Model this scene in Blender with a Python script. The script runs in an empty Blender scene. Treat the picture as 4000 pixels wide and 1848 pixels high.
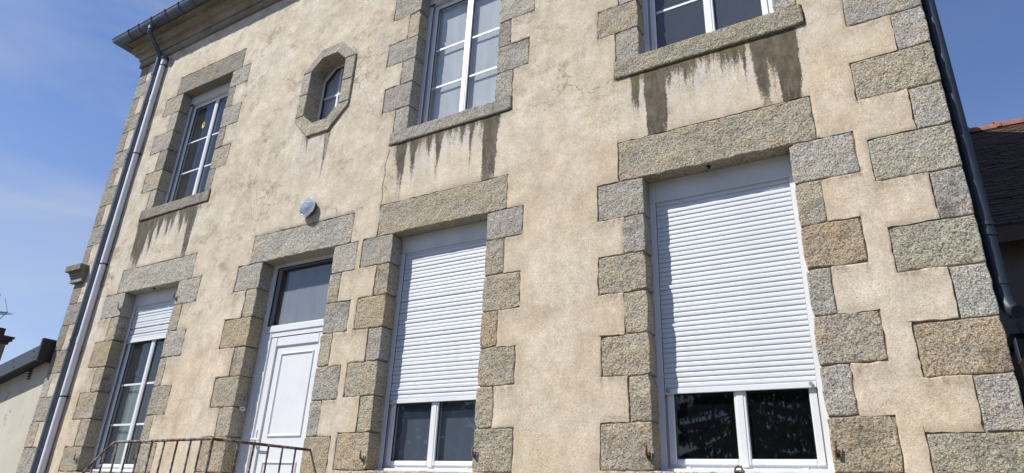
import bpy, math, random
from mathutils import Vector, Matrix, noise
random.seed(7)
R = math.radians
scene = bpy.context.scene
col = scene.collection

# ------------------------------------------------------------------ camera
cam_d = bpy.data.cameras.new('camera')
cam_d.sensor_width = 36.0
cam_d.lens = 2548.0 / 4000.0 * 36.0
cam_d.clip_start = 0.05
cam_d.clip_end = 3000
cam = bpy.data.objects.new('camera', cam_d)
col.objects.link(cam)
YAW, PITCH, ROLL = -0.55497601, 0.39312063, 0.04555403
def cam_axes():
    cy, sy, cp, sp = math.cos(YAW), math.sin(YAW), math.cos(PITCH), math.sin(PITCH)
    fwd = Vector((sy * cp, cy * cp, sp)); right = Vector((cy, -sy, 0)); up = right.cross(fwd)
    cr, sr = math.cos(ROLL), math.sin(ROLL)
    return right * cr + up * sr, -right * sr + up * cr, fwd
cx, cyv, fw = cam_axes()
cam.matrix_world = Matrix(((cx.x, cyv.x, -fw.x, 0.0), (cx.y, cyv.y, -fw.y, -4.5), (cx.z, cyv.z, -fw.z, 1.6), (0, 0, 0, 1)))
scene.camera = cam

# ------------------------------------------------------------------ light and sky
SUN = Vector((-0.89, -1.0, 1.56)).normalized()
SUN_EL = math.asin(SUN.z)
SUN_AZ = math.atan2(SUN.x, SUN.y)
w = bpy.data.worlds.new('World'); scene.world = w; w.use_nodes = True
nt = w.node_tree; nt.nodes.clear()
def N(t, k, **kw):
    n = t.nodes.new(k)
    for a, b in kw.items(): setattr(n, a, b)
    return n
wo = N(nt, 'ShaderNodeOutputWorld'); bg = N(nt, 'ShaderNodeBackground')
sk = N(nt, 'ShaderNodeTexSky', sky_type='NISHITA', sun_disc=False)
sk.sun_elevation = SUN_EL; sk.sun_rotation = SUN_AZ % (2 * math.pi)
sk.air_density = 1.1; sk.dust_density = 0.08; sk.ozone_density = 5.0
tc = N(nt, 'ShaderNodeTexCoord')
mp = N(nt, 'ShaderNodeMapping'); mp.inputs['Scale'].default_value = (1.2, 1.2, 4.2); mp.inputs['Rotation'].default_value = (0.35, -0.3, 0.6)
nz = N(nt, 'ShaderNodeTexNoise'); nz.inputs['Scale'].default_value = 1.7; nz.inputs['Detail'].default_value = 7; nz.inputs['Roughness'].default_value = 0.52; nz.inputs['Distortion'].default_value = 0.7
rp = N(nt, 'ShaderNodeMapRange'); rp.inputs[1].default_value = 0.40; rp.inputs[2].default_value = 0.74; rp.inputs[3].default_value = 0.0; rp.inputs[4].default_value = 0.42
mx = N(nt, 'ShaderNodeMix', data_type='RGBA'); mx.inputs[7].default_value = (4.4, 4.7, 5.4, 1)
L = nt.links.new
L(tc.outputs['Generated'], mp.inputs[0]); L(mp.outputs[0], nz.inputs['Vector']); L(nz.outputs['Fac'], rp.inputs[0])
tn = N(nt, 'ShaderNodeMix', data_type='RGBA', blend_type='MULTIPLY'); tn.inputs[0].default_value = 1.0; tn.inputs[7].default_value = (0.93, 0.93, 1.08, 1)
L(sk.outputs[0], tn.inputs[6]); sz = N(nt, 'ShaderNodeSeparateXYZ'); L(tc.outputs['Generated'], sz.inputs[0])
vr = N(nt, 'ShaderNodeMapRange'); vr.inputs[1].default_value = 0.52; vr.inputs[2].default_value = 0.02; vr.inputs[3].default_value = 0.0; vr.inputs[4].default_value = 0.34; L(sz.outputs[2], vr.inputs[0])
vw = N(nt, 'ShaderNodeMapRange'); vw.inputs[1].default_value = 0.10; vw.inputs[2].default_value = -0.75; vw.inputs[3].default_value = 0.12; vw.inputs[4].default_value = 1.0; L(sz.outputs[0], vw.inputs[0])
vm = N(nt, 'ShaderNodeMath', operation='MULTIPLY'); L(rp.outputs[0], vm.inputs[0]); L(vw.outputs[0], vm.inputs[1])
va = N(nt, 'ShaderNodeMath', operation='ADD', use_clamp=True); L(vm.outputs[0], va.inputs[0]); L(vr.outputs[0], va.inputs[1])
L(va.outputs[0], mx.inputs[0]); L(tn.outputs[2], mx.inputs[6]); L(mx.outputs[2], bg.inputs[0]); L(bg.outputs[0], wo.inputs[0])
bg.inputs[1].default_value = 0.105
sun_d = bpy.data.lights.new('sun', 'SUN'); sun_d.energy = 4.9; sun_d.angle = R(0.53); sun_d.color = (1.0, 0.955, 0.88)
sun = bpy.data.objects.new('sun', sun_d); col.objects.link(sun)
sun.rotation_euler = SUN.to_track_quat('Z', 'Y').to_euler(); sun.location = (-8, -10, 14)
vs = scene.view_settings
scene.display_settings.display_device = 'sRGB'
vs.view_transform = 'Standard'; vs.look = 'None'; vs.exposure = 0.36; vs.gamma = 1.0; vs.use_curve_mapping = False
scene.cycles.max_bounces = 8; scene.cycles.transparent_max_bounces = 12

# ------------------------------------------------------------------ mesh helpers
class MB:
    """collects faces for ONE mesh object"""
    def __init__(s): s.v = []; s.f = []; s.m = []
    def quad(s, *p, mi=0):
        b = len(s.v); s.v += [tuple(q) for q in p]; s.f.append(tuple(range(b, b + len(p)))); s.m.append(mi)
    def box(s, x0, x1, y0, y1, z0, z1, bev=0.0):
        if bev <= 0:
            b = len(s.v)
            s.v += [(x, y, z) for z in (z0, z1) for y in (y0, y1) for x in (x0, x1)]
            for q in ((0, 2, 3, 1), (4, 5, 7, 6), (0, 1, 5, 4), (2, 6, 7, 3), (0, 4, 6, 2), (1, 3, 7, 5)):
                s.f.append(tuple(b + i for i in q)); s.m.append(0)
            return
        # bevel on the edges along x and z of the front (y0) face
        b_ = bev
        s.loft([[(x0, y1, z0), (x1, y1, z0), (x1, y1, z1), (x0, y1, z1)],
                [(x0, y0 + b_, z0), (x1, y0 + b_, z0), (x1, y0 + b_, z1), (x0, y0 + b_, z1)],
                [(x0 + b_, y0, z0 + b_), (x1 - b_, y0, z0 + b_), (x1 - b_, y0, z1 - b_), (x0 + b_, y0, z1 - b_)]], True)
    def loft(s, rings, caps=False, closed=True):
        n = len(rings[0]); b = len(s.v)
        for r in rings: s.v += [tuple(p) for p in r]
        for k in range(len(rings) - 1):
            for i in range(n if closed else n - 1):
                j = (i + 1) % n
                s.f.append((b + k * n + i, b + k * n + j, b + (k + 1) * n + j, b + (k + 1) * n + i)); s.m.append(0)
        if caps:
            s.f.append(tuple(b + i for i in reversed(range(n)))); s.m.append(0)
            s.f.append(tuple(b + (len(rings) - 1) * n + i for i in range(n))); s.m.append(0)
    def tube(s, pts, r, n=12, caps=True):
        pts = [Vector(p) for p in pts]; rings = []; rr = r if isinstance(r, (list, tuple)) else [r] * len(pts)
        ref = None
        for i, p in enumerate(pts):
            a = (pts[min(i + 1, len(pts) - 1)] - pts[max(i - 1, 0)]).normalized()
            if ref is None:
                ref = a.orthogonal().normalized()
            ref = (ref - a * ref.dot(a)).normalized()
            q = a.cross(ref)
            rings.append([p + (ref * math.cos(t) + q * math.sin(t)) * rr[i] for t in [2 * math.pi * k / n for k in range(n)]])
        s.loft(rings, caps)
    def prism_x(s, prof, x0, x1, caps=True):
        """profile of (y, z) points extruded along x"""
        s.loft([[(x0, y, z) for y, z in prof], [(x1, y, z) for y, z in prof]], caps)
    def build(s, name, mat, parent=None, smooth=False, color=None):
        me = bpy.data.meshes.new(name); me.from_pydata(s.v, [], s.f)
        for m in (mat if isinstance(mat, (list, tuple)) else [mat]): me.materials.append(m)
        if any(s.m): me.polygons.foreach_set('material_index', s.m)
        import bmesh
        bm = bmesh.new(); bm.from_mesh(me)
        if len(bm.faces) < 60000: bmesh.ops.recalc_face_normals(bm, faces=bm.faces)
        bm.to_mesh(me); bm.free()
        if smooth:
            me.polygons.foreach_set('use_smooth', [True] * len(me.polygons))
            me.set_sharp_from_angle(angle=R(38))
        return link(name, me, parent, color)
def link(name, me, parent=None, color=None, loc=None):
    o = bpy.data.objects.new(name, me); col.objects.link(o)
    if loc is not None: o.location = loc
    if parent is not None: adopt(o, parent)
    if color: o.color = (*color, 1)
    return o
def world_loc(o):
    p = Vector((0, 0, 0))
    m = Matrix.Identity(4)
    while o is not None:
        m = Matrix.LocRotScale(o.location, o.rotation_euler, o.scale) if o.parent is None else Matrix.LocRotScale(o.location, o.rotation_euler, o.scale)
        p = m @ p
        if o.parent is not None: p = o.matrix_parent_inverse @ p
        o = o.parent
    return p
def adopt(o, parent):
    o.parent = parent
    o.matrix_parent_inverse = Matrix.Translation(-world_loc(parent))
def thing(name, label, cat, loc=(0, 0, 0), group=None):
    o = bpy.data.objects.new(name, None); col.objects.link(o); o.location = loc; o.empty_display_size = 0.2
    tag(o, label, cat, group); return o
def tag(o, label=None, cat=None, group=None, kind=None):
    if label: o['label'] = label
    if cat: o['category'] = cat
    if group: o['group'] = group
    if kind: o['kind'] = kind
    return o
def node_part(name, parent, loc):
    o = bpy.data.objects.new(name, None); col.objects.link(o); o.location = loc; o.empty_display_size = 0.1
    adopt(o, parent); return o

# ------------------------------------------------------------------ materials
def new_mat(name):
    m = bpy.data.materials.new(name); m.use_nodes = True
    t = m.node_tree; t.nodes.clear()
    o = N(t, 'ShaderNodeOutputMaterial'); p = N(t, 'ShaderNodeBsdfPrincipled'); t.links.new(p.outputs[0], o.inputs[0])
    return m, t, p
class G:
    """small node-graph helper"""
    def __init__(s, t): s.t = t; s.co = N(t, 'ShaderNodeTexCoord').outputs['Object']
    def l(s, a, b): s.t.links.new(a, b)
    def noise(s, scale, detail=4, rough=0.55, vec=None, dist=0.0, dim='3D'):
        n = N(s.t, 'ShaderNodeTexNoise', noise_dimensions=dim)
        n.inputs['Scale'].default_value = scale; n.inputs['Detail'].default_value = detail; n.inputs['Roughness'].default_value = rough; n.inputs['Distortion'].default_value = dist
        if dim == '1D': s.l(vec, n.inputs['W'])
        else: s.l(vec if vec is not None else s.co, n.inputs['Vector'])
        return n.outputs['Fac']
    def vor(s, scale, feature='F1', vec=None, out='Distance'):
        n = N(s.t, 'ShaderNodeTexVoronoi', feature=feature); n.inputs['Scale'].default_value = scale
        s.l(vec if vec is not None else s.co, n.inputs['Vector']); return n.outputs[out]
    def mapping(s, sc=(1, 1, 1), loc=(0, 0, 0), rot=(0, 0, 0)):
        n = N(s.t, 'ShaderNodeMapping'); n.inputs['Scale'].default_value = sc; n.inputs['Location'].default_value = loc; n.inputs['Rotation'].default_value = rot
        s.l(s.co, n.inputs[0]); return n.outputs[0]
    def rng(s, v, a, b, c=0.0, d=1.0, smooth=False):
        n = N(s.t, 'ShaderNodeMapRange'); n.interpolation_type = 'SMOOTHSTEP' if smooth else 'LINEAR'
        for i, x in ((1, a), (2, b), (3, c), (4, d)):
            if hasattr(x, 'links'): s.l(x, n.inputs[i])
            else: n.inputs[i].default_value = x
        s.l(v, n.inputs[0]); return n.outputs[0]
    def math(s, op, a, b=None, c=None, clamp=False):
        n = N(s.t, 'ShaderNodeMath', operation=op, use_clamp=clamp)
        for i, x in enumerate((a, b, c)):
            if x is None: continue
            if hasattr(x, 'links'): s.l(x, n.inputs[i])
            else: n.inputs[i].default_value = x
        return n.outputs[0]
    def mix(s, f, a, b, blend='MIX'):
        n = N(s.t, 'ShaderNodeMix', data_type='RGBA', blend_type=blend)
        for i, x in ((0, f), (6, a), (7, b)):
            if hasattr(x, 'links'): s.l(x, n.inputs[i])
            elif i == 0: n.inputs[0].default_value = x
            else: n.inputs[i].default_value = (*x, 1)
        return n.outputs[2]
    def xyz(s):
        n = N(s.t, 'ShaderNodeSeparateXYZ'); s.l(s.co, n.inputs[0]); return n.outputs
    def bump(s, p, h, strength, dist):
        n = N(s.t, 'ShaderNodeBump'); n.inputs['Strength'].default_value = strength; n.inputs['Distance'].default_value = dist
        s.l(h, n.inputs['Height']); s.l(n.outputs[0], p.inputs['Normal'])
    def ramp(s, v, stops):
        n = N(s.t, 'ShaderNodeValToRGB'); e = n.color_ramp.elements
        while len(e) < len(stops): e.new(0.5)
        for q, (pos, c) in zip(e, stops): q.position = pos; q.color = (*c, 1)
        s.l(v, n.inputs[0]); return n.outputs[0]
    def curve(s, v, pts):
        n = N(s.t, 'ShaderNodeFloatCurve'); c = n.mapping.curves[0]
        pts = sorted(pts)
        while len(c.points) < len(pts): c.points.new(0.5, 0.5)
        for q, (x, y) in zip(c.points, pts): q.location = (x, y); q.handle_type = 'VECTOR'
        n.mapping.update(); s.l(v, n.inputs['Value']); return n.outputs[0]
def simple(name, c, rough=0.5, metal=0.0, var=0.12, vs_=6.0, bump=0.0, bs=60.0, spec=0.5):
    m, t, p = new_mat(name); g = G(t)
    n = g.noise(vs_, 5, 0.6)
    p.inputs['Metallic'].default_value = metal; p.inputs['Specular IOR Level'].default_value = spec
    a = tuple(x * (1 - var) for x in c); b = tuple(min(1, x * (1 + var)) for x in c)
    g.l(g.mix(g.rng(n, 0.3, 0.7), a, b), p.inputs['Base Color'])
    g.l(g.rng(g.noise(vs_ * 4, 3), 0.3, 0.7, rough * 0.88, min(1, rough * 1.12)), p.inputs['Roughness'])
    if bump: g.bump(p, g.noise(bs, 3), bump, 0.004)
    return m

def granite(name='bush_hammered_granite'):
    m, t, p = new_mat(name); g = G(t)
    oi = N(t, 'ShaderNodeObjectInfo')
    base = oi.outputs['Color']
    sh = N(t, 'ShaderNodeVectorMath', operation='MULTIPLY_ADD'); g.l(g.co, sh.inputs[0]); sh.inputs[1].default_value = (1, 1, 1)
    rv = N(t, 'ShaderNodeCombineXYZ'); r10 = g.math('MULTIPLY', oi.outputs['Random'], 37.0)
    for i in range(3): g.l(r10, rv.inputs[i])
    g.l(rv.outputs[0], sh.inputs[2]); v = sh.outputs[0]
    blot = g.noise(5.5, 4, 0.6, v)
    c = g.mix(g.rng(blot, 0.35, 0.68), base, g.mix(1.0, base, (1.08, 0.98, 0.84), 'MULTIPLY'))
    c = g.mix(g.math('MULTIPLY', g.rng(g.noise(2.3, 3, 0.6, v), 0.52, 0.72), 0.5), c, g.mix(1.0, base, (0.70, 0.72, 0.72), 'MULTIPLY'))
    # quartz, feldspar and mica grain
    gr = g.noise(118, 2, 0.7, v)
    c = g.mix(g.rng(gr, 0.50, 0.62), c, g.mix(1.0, c, (1.6, 1.6, 1.57), 'MULTIPLY'))
    gd = g.noise(76, 2.5, 0.7, v, 0.3)
    c = g.mix(g.rng(gd, 0.485, 0.38), c, g.mix(1.0, c, (0.34, 0.335, 0.325), 'MULTIPLY'))
    wd = g.noise(34, 3, 0.6, v)
    c = g.mix(g.math('MULTIPLY', g.rng(wd, 0.58, 0.75), 0.40), c, g.mix(1.0, base, (1.1, 0.84, 0.55), 'MULTIPLY'))
    # lichen and soot spots
    li = g.math('MULTIPLY', g.rng(g.vor(2.6, 'F1', v), 0.075, 0.04), g.rng(g.noise(30, 2, 0.6, v), 0.48, 0.56))
    c = g.mix(g.math('MULTIPLY', li, 0.8), c, (0.36, 0.19, 0.045))
    so = g.math('MULTIPLY', g.rng(g.noise(2.6, 7, 0.76, v), 0.545, 0.70), 0.66)
    c = g.mix(so, c, (0.075, 0.072, 0.066))
    g.l(c, p.inputs['Base Color']); p.inputs['Roughness'].default_value = 0.85; p.inputs['Specular IOR Level'].default_value = 0.3
    h = g.math('ADD', g.math('MULTIPLY', g.noise(72, 3, 0.7, v), 1.0), g.math('MULTIPLY', g.noise(20, 3, 0.6, v), 0.8))
    h = g.math('ADD', h, g.math('MULTIPLY', g.rng(g.noise(5.5, 3, 0.6, v), 0.25, 0.75), 1.6))
    g.bump(p, h, 1.0, 0.012)
    return m

def stain_curve(pts, x0, x1, zmax):
    return [((x - x0) / (x1 - x0), min(1.0, l / zmax)) for x, l in pts]
# streaks under each sill, measured on the wall: (x, length in metres below the sill)
STREAKS = [
    # window sill, upper right
    (-1.85, -0.20, 5.108, 1.0, [(-1.70, 0), (-1.655, .02), (-1.64, .36), (-1.585, .40), (-1.57, .05), (-1.535, .04), (-1.52, .78), (-1.44, .95), (-1.36, .85), (-1.335, .10), (-1.315, .26), (-1.295, .14), (-1.24, .15), (-1.20, .16), (-1.178, .29), (-1.163, .12), (-1.145, .29), (-1.128, .13), (-1.108, .26), (-1.085, .10), (-1.04, .17), (-1.02, .08), (-.99, .16), (-.955, .13), (-.93, .08), (-.88, .22), (-.85, .17), (-.82, .21), (-.78, .25), (-.745, .18), (-.72, .22), (-.70, .46), (-.685, .06), (-.66, .07), (-.635, .38), (-.60, .70), (-.56, .74), (-.535, .30), (-.505, .50), (-.48, .45), (-.46, .92), (-.36, .95), (-.325, .70), (-.31, .05), (-.27, 0)], 1.0),
    # window sill, upper middle
    (-4.45, -2.80, 5.128, 0.8, [(-4.36, 0), (-4.30, .06), (-4.27, .22), (-4.22, .50), (-4.16, .62), (-4.135, .10), (-4.10, .08), (-4.06, .40), (-4.02, .50), (-3.995, .09), (-3.96, .18), (-3.92, .06), (-3.87, .14), (-3.83, .34), (-3.80, .06), (-3.76, .12), (-3.71, .58), (-3.67, .09), (-3.62, .06), (-3.585, .16), (-3.55, .04), (-3.50, .15), (-3.47, .04), (-3.42, .27), (-3.385, .07), (-3.345, .10), (-3.315, .50), (-3.28, .05), (-3.21, .10), (-3.175, .20), (-3.16, .80), (-3.02, .80), (-2.99, .05), (-2.96, 0)], 1.0),
    # window sill, upper left
    (-9.15, -7.40, 5.122, 0.9, [(-9.06, 0), (-9.03, .10), (-9.0, .62), (-8.90, .74), (-8.80, .82), (-8.74, .55), (-8.70, .25), (-8.60, .62), (-8.55, .12), (-8.46, .46), (-8.40, .10), (-8.33, .22), (-8.27, .42), (-8.23, .18), (-8.17, .34), (-8.13, .06), (-8.05, .16), (-7.97, .44), (-7.93, .12), (-7.87, .34), (-7.83, .30), (-7.79, .78), (-7.70, .82), (-7.66, .12), (-7.60, .04), (-7.54, 0)], 1.0),
    # octagonal window
    (-6.05, -5.20, 5.66, 0.9, [(-5.95, 0), (-5.86, .01), (-5.83, .12), (-5.77, .22), (-5.72, .32), (-5.70, .05), (-5.64, .04), (-5.60, .12), (-5.55, .10), (-5.51, .20), (-5.47, .10), (-5.44, .35), (-5.41, .80), (-5.37, .40), (-5.34, .04), (-5.28, 0)], 0.55),
]
def plaster():
    m, t, p = new_mat('weathered_lime_render'); g = G(t)
    X, Y, Z = g.xyz()
    # rough grey weathering high up on the left, smoother pinkish render low and to the right
    hi = g.math('ADD', g.math('MULTIPLY', Z, 0.22), g.math('MULTIPLY', X, -0.085))
    hi = g.math('ADD', hi, g.math('MULTIPLY', g.math('SUBTRACT', g.noise(0.7, 4, 0.6), 0.5), 1.1))
    old = g.rng(hi, 1.05, 1.75, smooth=True)
    big = g.noise(1.1, 5, 0.62)
    pink = g.mix(g.rng(big, 0.34, 0.68), (0.580, 0.486, 0.352), (0.660, 0.592, 0.470))
    pale = g.mix(g.rng(g.noise(2.6, 5, 0.65), 0.35, 0.65), (0.522, 0.468, 0.362), (0.635, 0.585, 0.475))
    c = g.mix(old, pink, pale)
    # pale bloom and brown rubbed patches
    c = g.mix(g.math('MULTIPLY', g.rng(g.noise(0.95, 7, 0.64, g.mapping((1, 1, .7), (5, 0, 2))), 0.50, 0.70), 0.85), c, (0.705, 0.655, 0.555))
    br = g.math('MULTIPLY', g.rng(g.noise(2.2, 7, 0.74, g.mapping((1.25, 1, 1.8), (1, 4, 9), (0, 0.5, 0))), 0.545, 0.64), g.math('MULTIPLY_ADD', old, 0.70, 0.22))
    c = g.mix(br, c, (0.395, 0.325, 0.238))
    gy = g.math('MULTIPLY', g.rng(g.noise(3.4, 7, 0.75, g.mapping((1, 1, .55), (3, 2, 7))), 0.57, 0.70), g.math('MULTIPLY_ADD', old, 0.60, 0.35))
    c = g.mix(gy, c, (0.39, 0.365, 0.325))
    mo = g.noise(5.0, 8, 0.78, g.mapping((1, 1, .8), (11, 3, 5)))
    c = g.mix(g.rng(mo, 0.36, 0.64), g.mix(1.0, c, (0.80, 0.785, 0.76), 'MULTIPLY'), g.mix(1.0, c, (1.12, 1.12, 1.125), 'MULTIPLY'))
    wm = g.math('MULTIPLY', g.rng(g.noise(1.0, 5, 0.62, g.mapping((1, 1, .8), (4, 7, 2))), 0.48, 0.70), 0.5)
    c = g.mix(wm, c, g.mix(1.0, c, (1.03, 0.94, 0.82), 'MULTIPLY'))
    # sand grain and pits
    c = g.mix(g.rng(g.noise(150, 2, 0.7), 0.30, 0.70), g.mix(1.0, c, (0.80, 0.795, 0.79), 'MULTIPLY'), g.mix(1.0, c, (1.15, 1.15, 1.16), 'MULTIPLY'))
    c = g.mix(g.rng(g.noise(60, 3, 0.7), 0.34, 0.66), g.mix(1.0, c, (0.88, 0.87, 0.86), 'MULTIPLY'), g.mix(1.0, c, (1.10, 1.10, 1.10), 'MULTIPLY'))
    pit = g.math('MULTIPLY', g.rng(g.noise(70, 3, 0.75), 0.62, 0.69), 0.7)
    c = g.mix(pit, c, (0.16, 0.135, 0.105))
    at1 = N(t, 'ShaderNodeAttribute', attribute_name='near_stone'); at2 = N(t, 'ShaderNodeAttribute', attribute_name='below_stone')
    ne = g.math('MULTIPLY', at1.outputs['Fac'], g.rng(g.noise(6, 5, 0.7), 0.38, 0.62))
    c = g.mix(g.math('MULTIPLY', ne, 0.55), c, (0.44, 0.34, 0.235))
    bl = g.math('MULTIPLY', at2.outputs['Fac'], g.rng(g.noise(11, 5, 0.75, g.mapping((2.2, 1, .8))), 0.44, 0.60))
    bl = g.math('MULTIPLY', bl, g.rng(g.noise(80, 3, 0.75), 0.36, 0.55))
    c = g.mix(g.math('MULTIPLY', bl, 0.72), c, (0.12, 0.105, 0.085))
    # hairline cracks
    wv = N(t, 'ShaderNodeVectorMath', operation='MULTIPLY_ADD')
    nc = N(t, 'ShaderNodeTexNoise'); nc.inputs['Scale'].default_value = 3.5; nc.inputs['Detail'].default_value = 6; nc.inputs['Roughness'].default_value = 0.62; g.l(g.co, nc.inputs['Vector'])
    g.l(nc.outputs['Color'], wv.inputs[0]); wv.inputs[1].default_value = (0.55, 0.55, 0.55); g.l(g.mapping((0.75, 1, 1.15), (0, 0, 0), (0, 0.35, 0)), wv.inputs[2])
    ck = g.vor(1.15, 'DISTANCE_TO_EDGE', wv.outputs[0])
    ckm = g.math('MULTIPLY', g.rng(ck, 0.0062, 0.002), g.math('MULTIPLY', g.rng(g.noise(0.9, 3, 0.6, g.mapping((1, 1, 1), (8, 1, 3))), 0.44, 0.56), g.math('MULTIPLY_ADD', old, 0.6, 0.3)))
    # one long crack from the middle sill down to the lintel
    zc = g.rng(Z, 4.38, 5.12)
    xc = g.curve(zc, [(0, .42), (.06, .40), (.17, .60), (.37, .33), (.55, .53), (.69, .33), (.93, .72), (1, .72)])
    xc = g.math('MULTIPLY_ADD', xc, 0.10, -4.45)
    xw = g.math('MULTIPLY_ADD', g.math('SUBTRACT', g.noise(26, 4, 0.7), 0.5), 0.03, X)
    lc = g.math('MULTIPLY', g.rng(g.math('ABSOLUTE', g.math('SUBTRACT', xw, xc)), 0.009, 0.0035), g.math('MULTIPLY', g.rng(Z, 4.36, 4.40), g.rng(Z, 5.11, 5.07)))
    ckm = g.math('MAXIMUM', ckm, lc)
    c = g.mix(g.math('MULTIPLY', ckm, 0.8), c, (0.12, 0.092, 0.065))
    # algae and soot run down below the sills
    tot = None; green = None
    for (x0, x1, zs, zmax, pts, st) in STREAKS:
        wob = g.math('MULTIPLY', g.math('SUBTRACT', g.noise(4.0, 3, 0.6), 0.5), 0.05)
        wob = g.math('MULTIPLY_ADD', g.math('SUBTRACT', g.noise(26, 5, 0.8), 0.5), 0.055, wob)
        wob = g.math('MULTIPLY_ADD', g.math('SUBTRACT', g.noise(150, 2, 0.8), 0.5), 0.030, wob)
        xn = g.rng(g.math('ADD', X, wob), x0, x1)
        ln = g.math('MULTIPLY', g.curve(xn, stain_curve(pts, x0, x1, zmax)), zmax)
        d = g.math('SUBTRACT', zs, Z)
        rag = g.math('MULTIPLY', g.math('SUBTRACT', g.noise(11, 6, 0.8, g.mapping((4.5, 1, 0.55))), 0.5), 0.34)
        e = g.math('ADD', g.math('SUBTRACT', ln, d), g.math('MULTIPLY', rag, g.rng(ln, 0.02, 0.12)))
        msk = g.math('MULTIPLY', g.math('MAXIMUM', g.rng(e, -0.10, 0.22), g.rng(e, -0.30, 0.12, 0.0, 0.42)), g.rng(ln, 0.012, 0.035))
        msk = g.math('MULTIPLY', msk, g.rng(d, -0.05, 0.0))
        # long runs thin out downwards
        msk = g.math('MULTIPLY', msk, g.rng(d, 0.0, 0.95, 1.05, 0.62))
        msk = g.math('MULTIPLY', msk, st)
        tot = msk if tot is None else g.math('MAXIMUM', tot, msk)
        gm = g.math('MULTIPLY', g.rng(d, 0.5, 0.05), msk)
        green = gm if green is None else g.math('MAXIMUM', green, gm)
        # washed-out pale halo beside the runs
        halo = g.math('MULTIPLY', g.math('MULTIPLY', g.rng(d, 0.0, 0.10), g.rng(d, 0.75, 0.2)), g.math('MULTIPLY', g.rng(xn, 0.06, 0.16), g.rng(xn, 0.98, 0.86)))
        halo = g.math('MULTIPLY', halo, g.rng(g.noise(5, 4, 0.6, g.mapping((2.5, 1, .7))), 0.35, 0.6))
        c = g.mix(g.math('MULTIPLY', halo, 0.6 * st), c, (0.65, 0.63, 0.59))
        gp = g.math('MULTIPLY', g.rng(g.noise(5, 5, 0.7, g.mapping((3.0, 1, .6), (2, 0, 5))), 0.53, 0.68), g.math('MULTIPLY', halo, g.rng(g.noise(70, 2, 0.7), 0.42, 0.56)))
        c = g.mix(g.math('MULTIPLY', gp, 0.7), c, (0.26, 0.25, 0.235))
    fine = g.rng(g.noise(95, 3, 0.75), 0.36, 0.54)
    gr_ = g.math('MULTIPLY', g.math('SUBTRACT', g.noise(85, 4, 0.8), 0.5), 1.5)
    fb = g.math('MULTIPLY', g.math('SUBTRACT', g.noise(7, 7, 0.8, g.mapping((4.0, 1, .5), (3, 1, 0))), 0.5), 1.9)
    mk = g.rng(g.math('ADD', g.math('ADD', tot, g.math('MULTIPLY', gr_, g.rng(tot, 0.0, 0.2))), g.math('MULTIPLY', fb, g.rng(tot, 0.0, 0.3))), 0.18, 0.66)
    patchy = g.rng(g.noise(7, 5, 0.7, g.mapping((2.0, 1, .8), (1, 0, 1))), 0.30, 0.58, 0.82, 1.0)
    mk = g.math('MULTIPLY', mk, patchy)
    sc = g.mix(g.math('MULTIPLY', g.math('MULTIPLY', green, g.rng(g.noise(6, 4, 0.6), 0.40, 0.60)), g.rng(X, -3.3, -1.7, 0.25, 0.9)), (0.050, 0.040, 0.027), (0.092, 0.074, 0.020))
    c = g.mix(g.math('MULTIPLY', mk, 0.93), c, sc)
    g.l(c, p.inputs['Base Color']); p.inputs['Roughness'].default_value = 0.92; p.inputs['Specular IOR Level'].default_value = 0.2
    h1 = g.math('MULTIPLY', g.noise(120, 3, 0.72), 0.7)
    h2 = g.math('MULTIPLY', g.noise(16, 6, 0.66, None, 0.6), g.math('MULTIPLY_ADD', old, 0.75, 0.35))
    h3 = g.math('MULTIPLY', ckm, -0.9)
    g.bump(p, g.math('ADD', g.math('ADD', h1, h2), h3), 0.55, 0.008)
    return m

def glass(name, dust, tint=(0.50, 0.58, 0.70), speck=0.35):
    m = bpy.data.materials.new(name); m.use_nodes = True; t = m.node_tree; t.nodes.clear(); g = G(t)
    o = N(t, 'ShaderNodeOutputMaterial')
    tr = N(t, 'ShaderNodeBsdfTransparent'); tr.inputs[0].default_value = (0.84, 0.88, 0.87, 1)
    gl = N(t, 'ShaderNodeBsdfGlossy'); gl.inputs['Roughness'].default_value = 0.015
    fr = N(t, 'ShaderNodeLayerWeight'); fr.inputs['Blend'].default_value = 0.5
    sch = g.math('MULTIPLY_ADD', g.math('POWER', fr.outputs['Facing'], 5.0), 0.96, 0.04)
    m1 = N(t, 'ShaderNodeMixShader'); g.l(g.math('MULTIPLY', sch, 1.75, clamp=True), m1.inputs[0]); g.l(tr.outputs[0], m1.inputs[1]); g.l(gl.outputs[0], m1.inputs[2])
    di = N(t, 'ShaderNodeBsdfDiffuse'); di.inputs[0].default_value = (*tint, 1)
    m2 = N(t, 'ShaderNodeMixShader')
    f = g.math('MULTIPLY', g.rng(g.noise(3.0, 4, 0.6, g.mapping((1, 1, .6))), 0.25, 0.75, 0.8, 1.2), dust)
    f = g.math('ADD', f, g.math('MULTIPLY', g.rng(g.noise(60, 2, 0.8), 0.68, 0.74), speck * dust), clamp=True)
    g.l(f, m2.inputs[0]); g.l(m1.outputs[0], m2.inputs[1]); g.l(di.outputs[0], m2.inputs[2]); g.l(m2.outputs[0], o.inputs[0])
    return m

def rusty():
    m, t, p = new_mat('rusted_painted_iron'); g = G(t)
    n = g.noise(14, 6, 0.7)
    c = g.mix(g.rng(n, 0.42, 0.52), (0.30, 0.31, 0.31), (0.115, 0.052, 0.026))
    c = g.mix(g.math('MULTIPLY', g.rng(g.noise(60, 3), 0.5, 0.65), 0.7), c, (0.045, 0.028, 0.02))
    g.l(c, p.inputs['Base Color']); p.inputs['Roughness'].default_value = 0.75; p.inputs['Metallic'].default_value = 0.15
    g.bump(p, g.noise(140, 4), 0.8, 0.003); return m

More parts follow.
